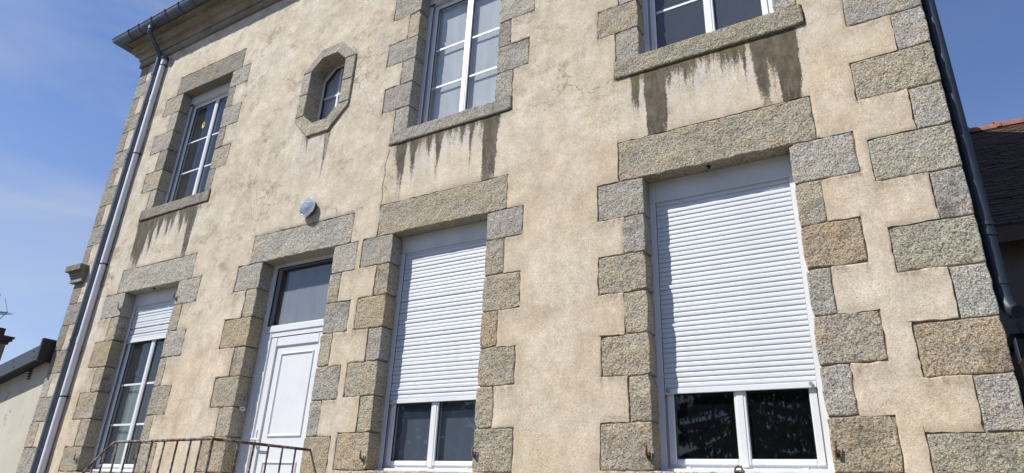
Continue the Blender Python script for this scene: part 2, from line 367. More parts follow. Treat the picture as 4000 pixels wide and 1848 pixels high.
def zinc(name, c, rough=0.45):
    m, t, p = new_mat(name); g = G(t)
    n = g.noise(5, 6, 0.65, g.mapping((1, 1, .5)))
    cc = g.mix(g.rng(n, 0.35, 0.65), tuple(x * .75 for x in c), tuple(x * 1.2 for x in c))
    cc = g.mix(g.math('MULTIPLY', g.rng(g.noise(38, 4, 0.7), 0.55, 0.7), 0.4), cc, tuple(x * .5 for x in c))
    g.l(cc, p.inputs['Base Color']); p.inputs['Metallic'].default_value = 0.55
    g.l(g.rng(n, 0.3, 0.7, rough * .8, rough * 1.25), p.inputs['Roughness']); return m

def pvc():
    m, t, p = new_mat('white_pvc'); g = G(t)
    n = g.noise(5, 6, 0.65, g.mapping((1, 1, .35)))
    c = g.mix(g.rng(n, 0.5, 0.8), (0.70, 0.715, 0.735), (0.62, 0.625, 0.61))
    c = g.mix(g.math('MULTIPLY', g.rng(g.noise(45, 5, 0.75), 0.64, 0.72), 0.25), c, (0.35, 0.33, 0.29))
    g.l(c, p.inputs['Base Color']); p.inputs['Roughness'].default_value = 0.38; return m
def cornice_mat():
    m, t, p = new_mat('dirty_cornice_stone'); g = G(t); oi = N(t, 'ShaderNodeObjectInfo')
    X, Y, Z = g.xyz()
    n = g.noise(3, 6, 0.68, g.mapping((.5, 1.6, 1.6)))
    c = g.mix(g.rng(n, 0.35, 0.65), (0.20, 0.165, 0.10), (0.34, 0.30, 0.235))
    c = g.mix(g.math('MULTIPLY', g.rng(g.noise(1.6, 5, 0.7, g.mapping((.4, 2, 3), (4, 0, 1))), 0.5, 0.66), 0.6), c, (0.30, 0.20, 0.085))
    c = g.mix(g.rng(g.noise(110, 2, 0.7), 0.3, 0.7), g.mix(1.0, c, (.8, .8, .8), 'MULTIPLY'), g.mix(1.0, c, (1.15, 1.15, 1.15), 'MULTIPLY'))
    c = g.mix(g.math('MULTIPLY', g.rng(g.noise(9, 5, 0.75), 0.57, 0.7), 0.7), c, (0.06, 0.052, 0.042))
    g.l(c, p.inputs['Base Color']); p.inputs['Roughness'].default_value = 0.9
    g.bump(p, g.noise(60, 4, 0.7), 0.6, 0.006); return m

M = {}
M['granite'] = granite()
M['plaster'] = plaster()
M['mortar'] = simple('brown_mortar', (0.27, 0.205, 0.135), 0.95, var=0.45, vs_=7, bump=0.8, bs=80)
M['pale_mortar'] = simple('pale_mortar', (0.42, 0.36, 0.29), 0.95, var=0.2, vs_=9, bump=0.6, bs=90)
M['core'] = simple('wall_core', (0.30, 0.25, 0.2), 0.95)
M['room'] = simple('room_paint', (0.30, 0.30, 0.29), 0.9)
M['pvc'] = pvc()
M['box_pvc'] = simple('shutter_box_pvc', (0.66, 0.665, 0.655), 0.5, var=0.10, vs_=3, bump=0.15, bs=30)
def slat_mat():
    m, t, p = new_mat('shutter_slat_pvc'); g = G(t); oi = N(t, 'ShaderNodeObjectInfo')
    X, Y, Z = g.xyz()
    sv_ = N(t, 'ShaderNodeCombineXYZ'); g.l(g.math('MULTIPLY', X, 3.0), sv_.inputs[0]); g.l(g.math('MULTIPLY', oi.outputs['Random'], 9.0), sv_.inputs[1])
    st = g.noise(1.0, 6, 0.7, sv_.outputs[0])
    c = g.mix(g.rng(g.noise(1.4, 5, 0.65), 0.35, 0.7), (0.640, 0.678, 0.730), (0.590, 0.622, 0.66))
    c = g.mix(g.math('MULTIPLY', g.rng(st, 0.50, 0.72), 0.22), c, (0.47, 0.44, 0.39))
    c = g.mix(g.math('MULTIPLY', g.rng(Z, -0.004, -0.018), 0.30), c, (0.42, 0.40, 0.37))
    g.l(c, p.inputs['Base Color']); p.inputs['Roughness'].default_value = 0.38; return m
M['slat'] = slat_mat()
M['rubber'] = simple('black_rubber', (0.02, 0.02, 0.022), 0.6)
M['grey_plastic'] = simple('grey_plastic', (0.25, 0.25, 0.25), 0.5)
M['glass_clean'] = glass('clean_window_glass', 0.006, speck=1.5)
M['glass_dusty'] = glass('dusty_window_glass', 0.10)
M['glass_hazy'] = glass('hazy_window_glass', 0.40, (0.80, 0.86, 0.95), 0.6)
M['glass_mid'] = glass('film_window_glass', 0.17, (0.42, 0.50, 0.62), 0.5)
M['glass_faint'] = glass('faintly_dusty_glass', 0.035)
M['glass_film'] = glass('frosted_film_glass', 0.46, (0.44, 0.48, 0.55), 0.4)
def sheer(name, alpha, c):
    m = bpy.data.materials.new(name); m.use_nodes = True; t = m.node_tree; t.nodes.clear(); g = G(t)
    o = N(t, 'ShaderNodeOutputMaterial'); a = N(t, 'ShaderNodeBsdfTransparent'); b = N(t, 'ShaderNodeBsdfDiffuse'); mx_ = N(t, 'ShaderNodeMixShader')
    n = g.noise(4.0, 5, 0.65, g.mapping((2.0, 1, .35)))
    g.l(g.mix(g.rng(n, 0.3, 0.7), tuple(x * .82 for x in c), tuple(min(1, x * 1.12) for x in c)), b.inputs[0])
    mx_.inputs[0].default_value = alpha; g.l(a.outputs[0], mx_.inputs[1]); g.l(b.outputs[0], mx_.inputs[2]); g.l(mx_.outputs[0], o.inputs[0])
    return m
M['voile'] = sheer('white_voile', 0.70, (0.84, 0.84, 0.92))
M['blue_film'] = sheer('blue_grey_blind', 0.92, (0.090, 0.105, 0.150))
M['door_film'] = sheer('grey_paper_film', 0.95, (0.29, 0.30, 0.345))
M['curtain_green'] = simple('sheer_green_grey_curtain', (0.17, 0.205, 0.185), 0.9, vs_=3)
M['curtain_white'] = simple('white_net_curtain', (0.36, 0.41, 0.50), 0.9, vs_=3)
M['zinc_dark'] = zinc('anthracite_zinc', (0.105, 0.125, 0.15), 0.48)
M['zinc_gutter'] = zinc('weathered_zinc', (0.15, 0.18, 0.215), 0.46)
M['zinc_black'] = zinc('black_downpipe', (0.045, 0.055, 0.07), 0.5)
M['pvc_pipe'] = simple('grey_pvc_pipe', (0.68, 0.70, 0.73), 0.42, var=0.09, vs_=5)
M['cornice'] = cornice_mat()
M['slate'] = simple('slate_roof', (0.06, 0.065, 0.075), 0.6, var=0.3, vs_=5)
M['rust'] = rusty()
M['chrome'] = simple('polished_steel', (0.72, 0.72, 0.70), 0.18, 1.0, var=0.05)
M['lamp_body'] = simple('lamp_housing', (0.12, 0.115, 0.105), 0.5, 0.3)
M['yellow'] = simple('yellow_sticker', (0.55, 0.50, 0.06), 0.6)
M['black'] = simple('black_print', (0.012, 0.012, 0.012), 0.6)
M['cream'] = None
M['fascia'] = simple('anthracite_metal_trim', (0.055, 0.06, 0.07), 0.42, 0.2, var=0.12, vs_=9)
M['fascia_dark'] = simple('dark_trim_end', (0.022, 0.022, 0.024), 0.6)  # blacker copy of the trim: shade of the annex roof end put into colour
M['brick'] = simple('dark_red_brick', (0.062, 0.034, 0.026), 0.85, var=0.3, vs_=12)
M['iron'] = simple('dark_iron', (0.03, 0.03, 0.03), 0.6, 0.3)
M['concrete'] = simple('stoop_concrete', (0.34, 0.32, 0.28), 0.9, var=0.2, vs_=3, bump=0.5)
M['gravel'] = simple('courtyard_gravel', (0.13, 0.12, 0.105), 0.95, var=0.3, vs_=9, bump=0.9, bs=40)
M['grey_wall'] = simple('grey_roughcast', (0.16, 0.132, 0.105), 0.95, var=0.18, vs_=3, bump=0.6, bs=70)
M['tile'] = simple('old_roof_tile', (0.075, 0.047, 0.030), 0.85, var=0.45, vs_=4, bump=0.5)
M['ridge'] = simple('orange_ridge_tile', (0.26, 0.10, 0.055), 0.8, var=0.3, vs_=6)
M['bark'] = simple('spruce_bark', (0.09, 0.065, 0.05), 0.95)
M['needles'] = simple('spruce_needles', (0.030, 0.048, 0.026), 0.8, var=0.35, vs_=2)

def cream_wall():
    m, t, p = new_mat('flaking_cream_paint'); g = G(t)
    n = g.noise(1.3, 6, 0.68)
    c = g.mix(g.rng(n, 0.35, 0.65), (0.47, 0.435, 0.345), (0.545, 0.515, 0.425))
    c = g.mix(g.math('MULTIPLY', g.rng(g.noise(2.4, 7, 0.75, g.mapping((1.6, 1, .7), (2, 0, 6))), 0.60, 0.66), 0.55), c, (0.30, 0.27, 0.215))
    c = g.mix(g.rng(g.noise(4.2, 7, 0.76, g.mapping((1.2, 1, .8), (7, 0, 1))), 0.615, 0.635), c, (0.27, 0.255, 0.225))
    g.l(c, p.inputs['Base Color']); p.inputs['Roughness'].default_value = 0.85
    g.bump(p, g.noise(80, 4, 0.7), 0.4, 0.006); return m
M['cream'] = cream_wall()

# ------------------------------------------------------------------ ground
mb = MB(); mb.quad((-200, -200, 0), (200, -200, 0), (200, 200, 0), (-200, 200, 0))
tag(mb.build('ground', M['gravel']), kind='structure')

# ------------------------------------------------------------------ the house: stones and openings
XL, XR, ZT = -10.34, 0.511, 8.22
house = thing('stone_house', 'beige rendered two storey house with granite quoins, white shutters and zinc gutter', 'house', (-4.9, 4.0, 0))
GREY, BEIGE, YEL, DRK = (0.352, 0.342, 0.312), (0.365, 0.337, 0.270), (0.365, 0.315, 0.232), (0.262, 0.248, 0.214)
def tint(c, a=0.05):
    k = 1 + random.uniform(-a, a) * 1.6
    return tuple(max(0, x * k * (1 + random.uniform(-a, a) * .2)) for x in c)
rects = []   # (x0,x1,z0,z1) of every stone in the plaster
def wob(x, z, s, amp, seed):
    v = noise.noise_vector(Vector((x * s + seed, z * s, seed * 1.7)))
    return v.x * amp, v.z * amp
def stone(name, x0, x1, z0, z1, color, y=0.0, depth=0.17, cut=True, gap=0.0030, bev=0.007, jag=0.009, parent=None, label=None):
    """one dressed block: wavy outline, worn arris, sides running back into the wall"""
    if cut: rects.append((x0, x1, z0, z1))
    x0 += gap; x1 -= gap; z0 += gap; z1 -= gap
    seed = random.uniform(0, 50); out = []
    def side(a, b):
        n = max(2, int((Vector(b) - Vector(a)).length / 0.045))
        for i in range(n): out.append((a[0] + (b[0] - a[0]) * i / n, a[1] + (b[1] - a[1]) * i / n))
    r0, r1, r2, r3 = [random.choice((.005, .006, .008, .010, .016)) for _ in range(4)]
    side((x0 + r0, z0), (x1 - r1, z0)); side((x1, z0 + r1), (x1, z1 - r2)); side((x1 - r2, z1), (x0 + r3, z1)); side((x0, z1 - r3), (x0, z0 + r0))
    y += random.uniform(-0.003, 0.002)
    mx_, mz_ = (x0 + x1) / 2, (z0 + z1) / 2
    rings = [[], [], [], []]
    for (px, pz) in out:
        a, b = wob(px, pz, 14, jag, seed); a2, b2 = wob(px, pz, 30, jag * .7, seed + 9)
        qx, qz = px + a + a2, pz + b + b2
        def inset(d):
            sx = max(-1, min(1, (mx_ - px) / 0.02)) if abs(px - x0) < .012 or abs(px - x1) < .012 else 0
            sz = max(-1, min(1, (mz_ - pz) / 0.02)) if abs(pz - z0) < .012 or abs(pz - z1) < .012 else 0
            return qx + sx * d, qz + sz * d
        rings[0].append((px, depth, pz))
        rings[1].append((qx, y + bev * 1.1, qz))
        i1 = inset(bev * .45); rings[2].append((i1[0], y + bev * .3, i1[1]))
        i2 = inset(bev * 1.3); rings[3].append((i2[0], y, i2[1]))
    m = MB(); m.loft(rings, True)
    o = m.build(name, M['granite'], parent or house, color=tint(color))
    if label: o['label'] = label
    return o

def jamb(xj, courses, ztop, sgn, skip=()):
    """alternating blocks beside an opening; courses = [(outer x, bottom z, tint)] from the lintel down"""
    z1 = ztop
    for i, (xo, z0, c) in enumerate(courses):
        if sgn < 0: stone('stone', xo, xj, z0, z1, c)
        else: stone('stone', xj, xo, z0, z1, c)
        z1 = z0
# -- big window, right
jamb(-1.575, [(-1.970, 3.780, GREY), (-1.762, 3.463, GREY), (-1.971, 3.152, BEIGE), (-1.763, 2.824, BEIGE), (-1.953, 2.517, BEIGE), (-1.744, 2.191, BEIGE), (-1.972, 1.865, BEIGE)], 4.105, -1)
jamb(-0.475, [(-0.055, 3.786, GREY), (-0.297, 3.462, BEIGE), (-0.100, 3.146, YEL), (-0.322, 2.826, GREY), (-0.087, 2.508, BEIGE), (-0.294, 2.190, GREY), (-0.105, 1.865, YEL)], 4.105, 1)
stone('lintel', -1.782, -0.283, 4.105, 4.472, BEIGE)
# -- middle window
jamb(-4.175, [(-4.584, 3.768, GREY), (-4.352, 3.445, BEIGE), (-4.550, 3.122, YEL), (-4.350, 2.803, GREY), (-4.561, 2.485, BEIGE), (-4.349, 2.160, BEIGE), (-4.572, 1.840, YEL)], 4.075, -1)
jamb(-3.068, [(-2.683, 3.800, GREY), (-2.865, 3.465, BEIGE), (-2.688, 3.136, BEIGE), (-2.897, 2.820, YEL), (-2.708, 2.502, BEIGE), (-2.896, 2.169, BEIGE), (-2.698, 1.840, BEIGE)], 4.080, 1)
stone('lintel', -4.402, -2.860, 4.078, 4.430, BEIGE)
# -- door
jamb(-6.120, [(-6.544, 3.757, GREY), (-6.308, 3.429, BEIGE), (-6.581, 3.097, YEL), (-6.311, 2.775, BEIGE), (-6.527, 2.453, BEIGE), (-6.346, 2.150, BEIGE), (-6.536, 1.80, YEL), (-6.33, 1.45, BEIGE), (-6.55, 1.08, GREY)], 4.072, -1)
jamb(-4.992, [(-4.650, 3.758, GREY), (-4.827, 3.436, BEIGE), (-4.645, 3.119, GREY), (-4.823, 2.789, BEIGE), (-4.648, 2.464, GREY), (-4.832, 2.132, GREY), (-4.649, 1.80, YEL), (-4.83, 1.45, BEIGE), (-4.65, 1.08, GREY)], 4.072, 1)
stone('lintel', -6.354, -4.765, 4.073, 4.420, (0.36, 0.352, 0.318))
# -- left window
jamb(-8.852, [(-9.332, 3.722, GREY), (-9.058, 3.396, BEIGE), (-9.272, 3.055, YEL), (-9.052, 2.736, BEIGE), (-9.286, 2.397, BEIGE), (-9.074, 2.065, BEIGE), (-9.262, 1.775, BEIGE)], 4.050, -1)
jamb(-7.682, [(-7.237, 3.735, GREY), (-7.490, 3.400, BEIGE), (-7.287, 3.079, (0.375, 0.365, 0.33)), (-7.538, 2.737, BEIGE), (-7.312, 2.406, BEIGE), (-7.515, 2.090, BEIGE), (-7.323, 1.775, BEIGE)], 4.056, 1)
stone('lintel', -9.080, -7.440, 4.053, 4.392, (0.36, 0.352, 0.318))
# -- upper left window
jamb(-8.800, [(-9.230, 6.916, BEIGE), (-8.980, 6.581, GREY), (-9.268, 6.260, GREY), (-9.010, 5.923, DRK), (-9.203, 5.600, BEIGE), (-8.960, 5.290, GREY)], 7.236, -1)
jamb(-7.640, [(-7.243, 6.937, GREY), (-7.480, 6.599, DRK), (-7.252, 6.274, GREY), (-7.478, 5.944, DRK), (-7.284, 5.625, BEIGE), (-7.494, 5.290, DRK)], 7.236, 1)
stone('lintel', -8.990, -7.450, 7.236, 7.575, DRK)
# -- upper middle window
jamb(-4.172, [(-4.586, 6.895, GREY), (-4.336, 6.544, BEIGE), (-4.602, 6.231, GREY), (-4.356, 5.912, GREY), (-4.567, 5.592, GREY), (-4.371, 5.288, GREY)], 7.236, -1)
jamb(-3.072, [(-2.66, 6.90, GREY), (-2.90, 6.56, GREY), (-2.645, 6.250, GREY), (-2.911, 5.930, DRK), (-2.690, 5.613, GREY), (-2.862, 5.288, GREY)], 7.236, 1)
stone('lintel', -4.40, -2.86, 7.236, 7.58, GREY)
# -- upper right window
jamb(-1.562, [(-1.95, 6.90, GREY), (-1.75, 6.57, GREY), (-1.95, 6.25, GREY), (-1.747, 5.931, GREY), (-1.954, 5.622, BEIGE), (-1.785, 5.302, GREY)], 7.236, -1)
jamb(-0.452, [(-0.06, 6.90, GREY), (-0.29, 6.57, GREY), (-0.06, 6.25, GREY), (-0.29, 5.93, GREY), (-0.06, 5.62, GREY), (-0.277, 5.302, GREY)], 7.236, 1)
stone('lintel', -1.79, -0.23, 7.236, 7.58, GREY)
# -- corner quoins, right then left
z = 5.30; zq = [4.975, 4.658, 4.336, 4.016, 3.695, 3.362, 3.051, 2.728, 2.402, 2.090, 1.765, 1.44, 1.11, 0.78, 0.45, 0.0]
xq = [0.03, 0.306, 0.004, 0.312, 0.02, 0.324, 0.043, 0.314, 0.071, 0.310, 0.032, 0.31, 0.03, 0.31, 0.03, 0.31]
cq = [GREY, GREY, BEIGE, GREY, (0.355, 0.342, 0.295), GREY, (0.345, 0.328, 0.272), (0.355, 0.345, 0.31), YEL, GREY, BEIGE, GREY, BEIGE, GREY, BEIGE, GREY]
up = z
k = 0
while up < 8.2:
    nz_ = min(up + 0.325, 8.218)
    stone('stone', 0.31 if k % 2 == 0 else 0.03, XR, up, nz_, GREY, depth=0.55 if k % 2 == 0 else 0.3); up = nz_; k += 1
for k, z0 in enumerate(zq):
    stone('stone', xq[k], XR, z0, z, cq[k], jag=0.005, depth=0.3 if k % 2 == 0 else 0.55); z = z0
zl = [7.863, 7.582, 7.222, 6.929, 6.566, 6.246, 5.924, 5.610, 5.260, 4.948, 4.620, 4.365, 4.046, 3.726, 3.361, 3.045, 2.713, 2.391, 2.060, 1.73, 1.40, 1.05, 0.7, 0.35, 0.0]
ll = [0, 1, 0, 1, 0, 1, 0, 1, 0, 1, 0, 2, 0, 1, 0, 1, 0, 1, 0, 1, 0, 1, 0, 1, 0]
z = 8.218
for k, z0 in enumerate(zl):
    if ll[k] != 2:
        c = (DRK, (0.28, 0.275, 0.258), DRK, (0.29, 0.27, 0.22))[k % 4] if z0 > 3 else (BEIGE, GREY, (0.36, 0.352, 0.318))[k % 3]
        stone('stone', XL, -9.86 if ll[k] else (-10.10, -10.14, -10.12)[k % 3], z0, z, c, depth=0.3 if ll[k] else 0.5)
    else:
        rects.append((XL, -10.06, z0, z))
    z = z0
# -- sills of the upper windows, proud of the wall
for (x0, x1, z0, z1, c) in ((-1.805, -0.242, 5.108, 5.302, (0.29, 0.272, 0.215)), (-4.40, -2.853, 5.128, 5.288, (0.295, 0.288, 0.258)), (-9.04, -7.472, 5.124, 5.290, DRK)):
    stone('sill', x0, x1, z0, z1, c, y=-0.022, depth=0.20, jag=0.005, bev=0.012)
for (x0, x1, z0, z1) in ((-1.80, -0.25, 1.68, 1.865), (-4.40, -2.85, 1.66, 1.840), (-9.07, -7.46, 1.59, 1.775)):
    stone('sill', x0, x1, z0, z1, BEIGE, y=-0.03, depth=0.22, bev=0.012)
stone('sill', -6.35, -4.76, 0.93, 1.08, BEIGE, y=-0.03, depth=0.24)

# -- octagonal surround: one cap, one base, two blocks each side
def octo(xa, xb, za, zb, ch):
    return [(xa + ch, za), (xb - ch, za), (xb, za + ch), (xb, zb - ch), (xb - ch, zb), (xa + ch, zb), (xa, zb - ch), (xa, za + ch)]
OX0, OX1, OZ0, OZ1 = -6.023, -5.117, 5.610, 6.893
IX0, IX1, IZ0, IZ1 = -5.874, -5.288, 5.790, 6.749
ochs = 0.275; ichs = 0.165
def block(pts_front, yf, yb, c, bev=0.008):
    m = MB(); cx_ = sum(p[0] for p in pts_front) / len(pts_front); cz_ = sum(p[1] for p in pts_front) / len(pts_front)
    fine = []
    for i, a in enumerate(pts_front):
        b = pts_front[(i + 1) % len(pts_front)]; n = max(1, int(math.hypot(b[0] - a[0], b[1] - a[1]) / 0.05))
        for k_ in range(n): fine.append((a[0] + (b[0] - a[0]) * k_ / n, a[1] + (b[1] - a[1]) * k_ / n))
    def jit(p): a, b = wob(p[0], p[1], 16, 0.004, 3.3); return p[0] + a, p[1] + b
    fr = [jit(p) for p in fine]
    # small worn arris by pulling the front ring towards the polygon's medial line
    n = len(fr); ins = []
    for i in range(n):
        a, b = Vector(fr[i - 1]), Vector(fr[(i + 1) % n]); d = (b - a); nn = Vector((-d.y, d.x)).normalized()
        ins.append((fr[i][0] + nn.x * bev, fr[i][1] + nn.y * bev))
    m.loft([[(x, yb, z) for x, z in fine], [(x, yf + bev, z) for x, z in fr], [(x, yf, z) for x, z in ins]], False)
    base = len(m.v) - n
    # front face: strip between outer and inner chains is concave, so triangulate with a fan-safe tessellation
    from mathutils.geometry import tessellate_polygon
    for tri in tessellate_polygon([[Vector((x, z, 0)) for x, z in ins]]):
        m.f.append(tuple(base + q for q in tri)); m.m.append(0)
    return m.build('surround_stone', M['granite'], house, color=tint(c))
g2 = 0.003
zt, zm, zb = 6.598, 6.268, 5.941
yO = -0.029
block([(OX1, zt + g2), (OX1, OZ1 - ochs), (OX1 - ochs, OZ1), (OX0 + ochs, OZ1), (OX0, OZ1 - ochs), (OX0, zt + g2), (IX0, zt + g2), (IX0, IZ1 - ichs + .012), (IX0 + ichs, IZ1), (IX1 - ichs, IZ1), (IX1, IZ1 - ichs + .012), (IX1, zt + g2)], yO, 0.20, GREY)
block([(OX0, zb - g2), (OX0, OZ0 + ochs), (OX0 + ochs, OZ0), (OX1 - ochs, OZ0), (OX1, OZ0 + ochs), (OX1, zb - g2), (IX1, zb - g2), (IX1, IZ0 + ichs - .012), (IX1 - ichs, IZ0), (IX0 + ichs, IZ0), (IX0, IZ0 + ichs - .012), (IX0, zb - g2)], yO, 0.20, BEIGE)
for (xa, xb) in ((OX0, IX0), (IX1, OX1)):
    for (za, zb_) in ((zb, zm), (zm, zt)):
        block([(xa, za + g2), (xb, za + g2), (xb, zb_ - g2), (xa, zb_ - g2)], yO, 0.20, GREY if za > 6 and xa < -5.5 else (0.345, 0.328, 0.272))

# openings: x0, x1, z0, z1
OPEN = [(-1.575, -0.475, 1.865, 4.105), (-4.175, -3.068, 1.840, 4.077), (-6.120, -4.992, 1.08, 4.072), (-8.852, -7.682, 1.775, 4.053),
        (-8.800, -7.640, 5.290, 7.236), (-4.172, -3.072, 5.288, 7.236), (-1.562, -0.452, 5.302, 7.236)]

# -- plaster skin: one sheet with real thickness, cut round every stone
def in_oct(x, z, s):
    if not (OX0 + s < x < OX1 - s and OZ0 + s < z < OZ1 - s): return False
    ax, az = min(x - OX0 - s, OX1 - s - x), min(z - OZ0 - s, OZ1 - s - z)
    return ax + az > ochs
def lines(vals, lo, hi, step):
    vals = sorted(v for v in set(round(v, 4) for v in vals) if lo <= v <= hi)
    out = [lo]
    for v in vals + [hi]:
        if v - out[-1] < 0.0012: continue
        n = max(1, int(math.ceil((v - out[-1]) / step - 1e-6))); a = out[-1]
        for i in range(1, n + 1): out.append(a + (v - a) * i / n)
    return out
def plaster_skin():
    GAP = 0.0025
    holes = [(a - GAP, b + GAP, c - GAP, d + GAP) for a, b, c, d in rects] + OPEN
    xs = lines([v for h in holes for v in h[:2]], XL + 0.002, XR - 0.002, 0.045)
    zs = lines([v for h in holes for v in h[2:]], 0.02, ZT - 0.002, 0.045)
    nx, nz_ = len(xs) - 1, len(zs) - 1
    solid = [[True] * nz_ for _ in range(nx)]
    import bisect
    for a, b, c, d in holes:
        i0, i1 = bisect.bisect_left(xs, a - 1e-3), bisect.bisect_right(xs, b + 1e-3)
        j0, j1 = bisect.bisect_left(zs, c - 1e-3), bisect.bisect_right(zs, d + 1e-3)
        for i in range(i0, min(i1, nx)):
            xm = (xs[i] + xs[i + 1]) / 2
            if not a < xm < b: continue
            for j in range(j0, min(j1, nz_)):
                if c < (zs[j] + zs[j + 1]) / 2 < d: solid[i][j] = False
    for i in range(nx):
        xm = (xs[i] + xs[i + 1]) / 2
        if OX0 - .1 < xm < OX1 + .1:
            for j in range(nz_):
                if in_oct(xm, (zs[j] + zs[j + 1]) / 2, 0.04): solid[i][j] = False
    idx = {}; V = []; F = []
    def vid(i, j, back=False):
        k_ = (i, j, back)
        if k_ not in idx:
            x, z_ = xs[i], zs[j]
            edge = any(not (0 <= a < nx and 0 <= b < nz_) or not solid[a][b] for a in (i - 1, i) for b in (j - 1, j))
            n1 = noise.noise_vector(Vector((x * 13, z_ * 13, 4.2))); n2 = noise.noise_vector(Vector((x * 34, z_ * 34, 8.1)))
            dx, dz = n1.x * .0095 + n2.x * .006, n1.z * .0095 + n2.z * .006
            yy = noise.noise(Vector((x * 1.3, z_ * 1.3, 1))) * .006 + noise.noise(Vector((x * 5, z_ * 5, 2))) * .003 - 0.004
            if edge: yy += 0.004
            if 0 < i < nx and 0 < j < nz_: x += dx; z_ += dz
            V.append((x, 0.030 if back else yy, z_)); idx[k_] = len(V) - 1
        return idx[k_]
    for i in range(nx):
        for j in range(nz_):
            if not solid[i][j]: continue
            F.append((vid(i, j), vid(i + 1, j), vid(i + 1, j + 1), vid(i, j + 1)))
            for (di, dj, a, b) in ((-1, 0, (i, j + 1), (i, j)), (1, 0, (i + 1, j), (i + 1, j + 1)), (0, -1, (i, j), (i + 1, j)), (0, 1, (i + 1, j + 1), (i, j + 1))):
                p_, q_ = i + di, j + dj
                if not (0 <= p_ < nx and 0 <= q_ < nz_) or not solid[p_][q_]:
                    F.append((vid(*b), vid(*a), vid(*a, True), vid(*b, True)))
    m = MB(); m.v = V; m.f = F; m.m = [0] * len(F)
    o = m.build('render_coat', M['plaster'], house, smooth=True)
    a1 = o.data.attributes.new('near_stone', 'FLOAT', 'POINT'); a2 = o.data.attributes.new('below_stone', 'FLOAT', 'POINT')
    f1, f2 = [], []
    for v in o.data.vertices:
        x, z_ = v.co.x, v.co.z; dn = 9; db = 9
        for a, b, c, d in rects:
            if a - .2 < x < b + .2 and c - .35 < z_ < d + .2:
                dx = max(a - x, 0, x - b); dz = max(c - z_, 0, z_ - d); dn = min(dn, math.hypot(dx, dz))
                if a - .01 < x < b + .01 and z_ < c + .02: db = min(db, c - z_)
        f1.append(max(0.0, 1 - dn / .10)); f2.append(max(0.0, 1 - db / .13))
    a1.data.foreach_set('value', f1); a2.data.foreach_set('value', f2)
    return o
plaster_skin()

# -- masonry core behind it (mortar colour shows in the joints), gable walls, back wall, floors
def slab(xa, xb, za, zb, holes, y0, y1, name, mats):
    xs = sorted({xa, xb, *[v for h in holes for v in h[:2]]}); zs = sorted({za, zb, *[v for h in holes for v in h[2:]]})
    m = MB()
    def hole(i, j):
        if not (0 <= i < len(xs) - 1 and 0 <= j < len(zs) - 1): return None
        xm, zm_ = (xs[i] + xs[i + 1]) / 2, (zs[j] + zs[j + 1]) / 2
        return any(a < xm < b and c < zm_ < d for a, b, c, d in holes)
    for i in range(len(xs) - 1):
        for j in range(len(zs) - 1):
            if hole(i, j): continue
            a, b, c, d = xs[i], xs[i + 1], zs[j], zs[j + 1]
            m.quad((a, y0, c), (b, y0, c), (b, y0, d), (a, y0, d))
            m.quad((a, y1, d), (b, y1, d), (b, y1, c), (a, y1, c), mi=1)
            if hole(i - 1, j): m.quad((a, y0, d), (a, y1, d), (a, y1, c), (a, y0, c))
            if hole(i + 1, j): m.quad((b, y0, c), (b, y1, c), (b, y1, d), (b, y0, d))
            if hole(i, j - 1): m.quad((a, y0, c), (a, y1, c), (b, y1, c), (b, y0, c))
            if hole(i, j + 1): m.quad((b, y0, d), (b, y1, d), (a, y1, d), (a, y0, d))
    return m.build(name, mats, house)
CH = [(a - .03, b + .03, c - .03, d + .03) for a, b, c, d in OPEN] + [(IX0 - .02, IX1 + .02, IZ0 - .02, IZ1 + .02)]
slab(XL + .01, XR - .01, 0.01, ZT - .01, CH, 0.0085, 0.46, 'masonry_core', [M['mortar'], M['room']])
mb = MB(); mb.box(XL + .012, XL + .45, 0.461, 8.0, 0.01, ZT - .01); mb.build('gable_wall', M['plaster'], house)
mb = MB(); mb.box(XR - .45, XR - .012, 0.461, 8.0, 0.01, ZT - .01); mb.build('gable_wall', M['plaster'], house)
mb = MB(); mb.box(XL + .45, XR - .45, 7.6, 7.99, 0.01, ZT - .01); mb.build('rear_wall', M['room'], house)
mb = MB(); mb.box(XL + .45, XR - .45, 3.2, 3.3, 0.01, ZT - .01); mb.build('partition', M['room'], house)
for z0 in (0.9, 4.6, 7.9):
    mb = MB(); mb.box(XL + .46, XR - .46, 0.47, 7.6, z0, z0 + .15); mb.build('floor_slab', M['room'], house)
mb = MB()
for x in (-2.4, -4.7, -6.9):
    mb.box(x - .05, x + .05, 0.462, 3.19, 1.06, 7.88)
mb.build('inner_wall', M['room'], house)

# -- frieze, cornice and roof
FR = [(0.02, 8.222), (-0.035, 8.222), (-0.035, 8.345), (0.02, 8.345)]
def sweep(prof, xa, xb, name, mat, mitre_left=False, mitre_right=False):
    m = MB()
    ra = [(xa + (y if mitre_left else 0), y, z_) for y, z_ in prof]
    rb = [(xb - (y if mitre_right else 0), y, z_) for y, z_ in prof]
    m.loft([ra, rb], True); return m.build(name, mat, house)
fj = [XL, -9.62, -8.551, -7.464, -6.4, -5.35, -4.3, -3.2, -2.1, -1.0, XR]
for i in range(len(fj) - 1):
    sweep(FR, fj[i] + (0.003 if i else 0), fj[i + 1] - .003, 'frieze_stone', M['cornice'], mitre_left=(i == 0), mitre_right=(i == len(fj) - 2))
COR = [(0.02, 8.347), (-0.055, 8.347), (-0.058, 8.375), (-0.066, 8.405), (-0.080, 8.425), (-0.098, 8.437), (-0.120, 8.437), (-0.120, 8.452), (-0.128, 8.452), (-0.134, 8.468), (-0.146, 8.480), (-0.163, 8.486),
       (-0.168, 8.486), (-0.168, 8.600), (-0.178, 8.600), (-0.186, 8.622), (-0.205, 8.640), (-0.235, 8.650), (-0.235, 8.68), (0.02, 8.68)]
cj = [XL, -9.25, -8.46, -7.55, -6.6, -5.7, -4.75, -3.8, -2.9, -1.95, -0.9, XR]
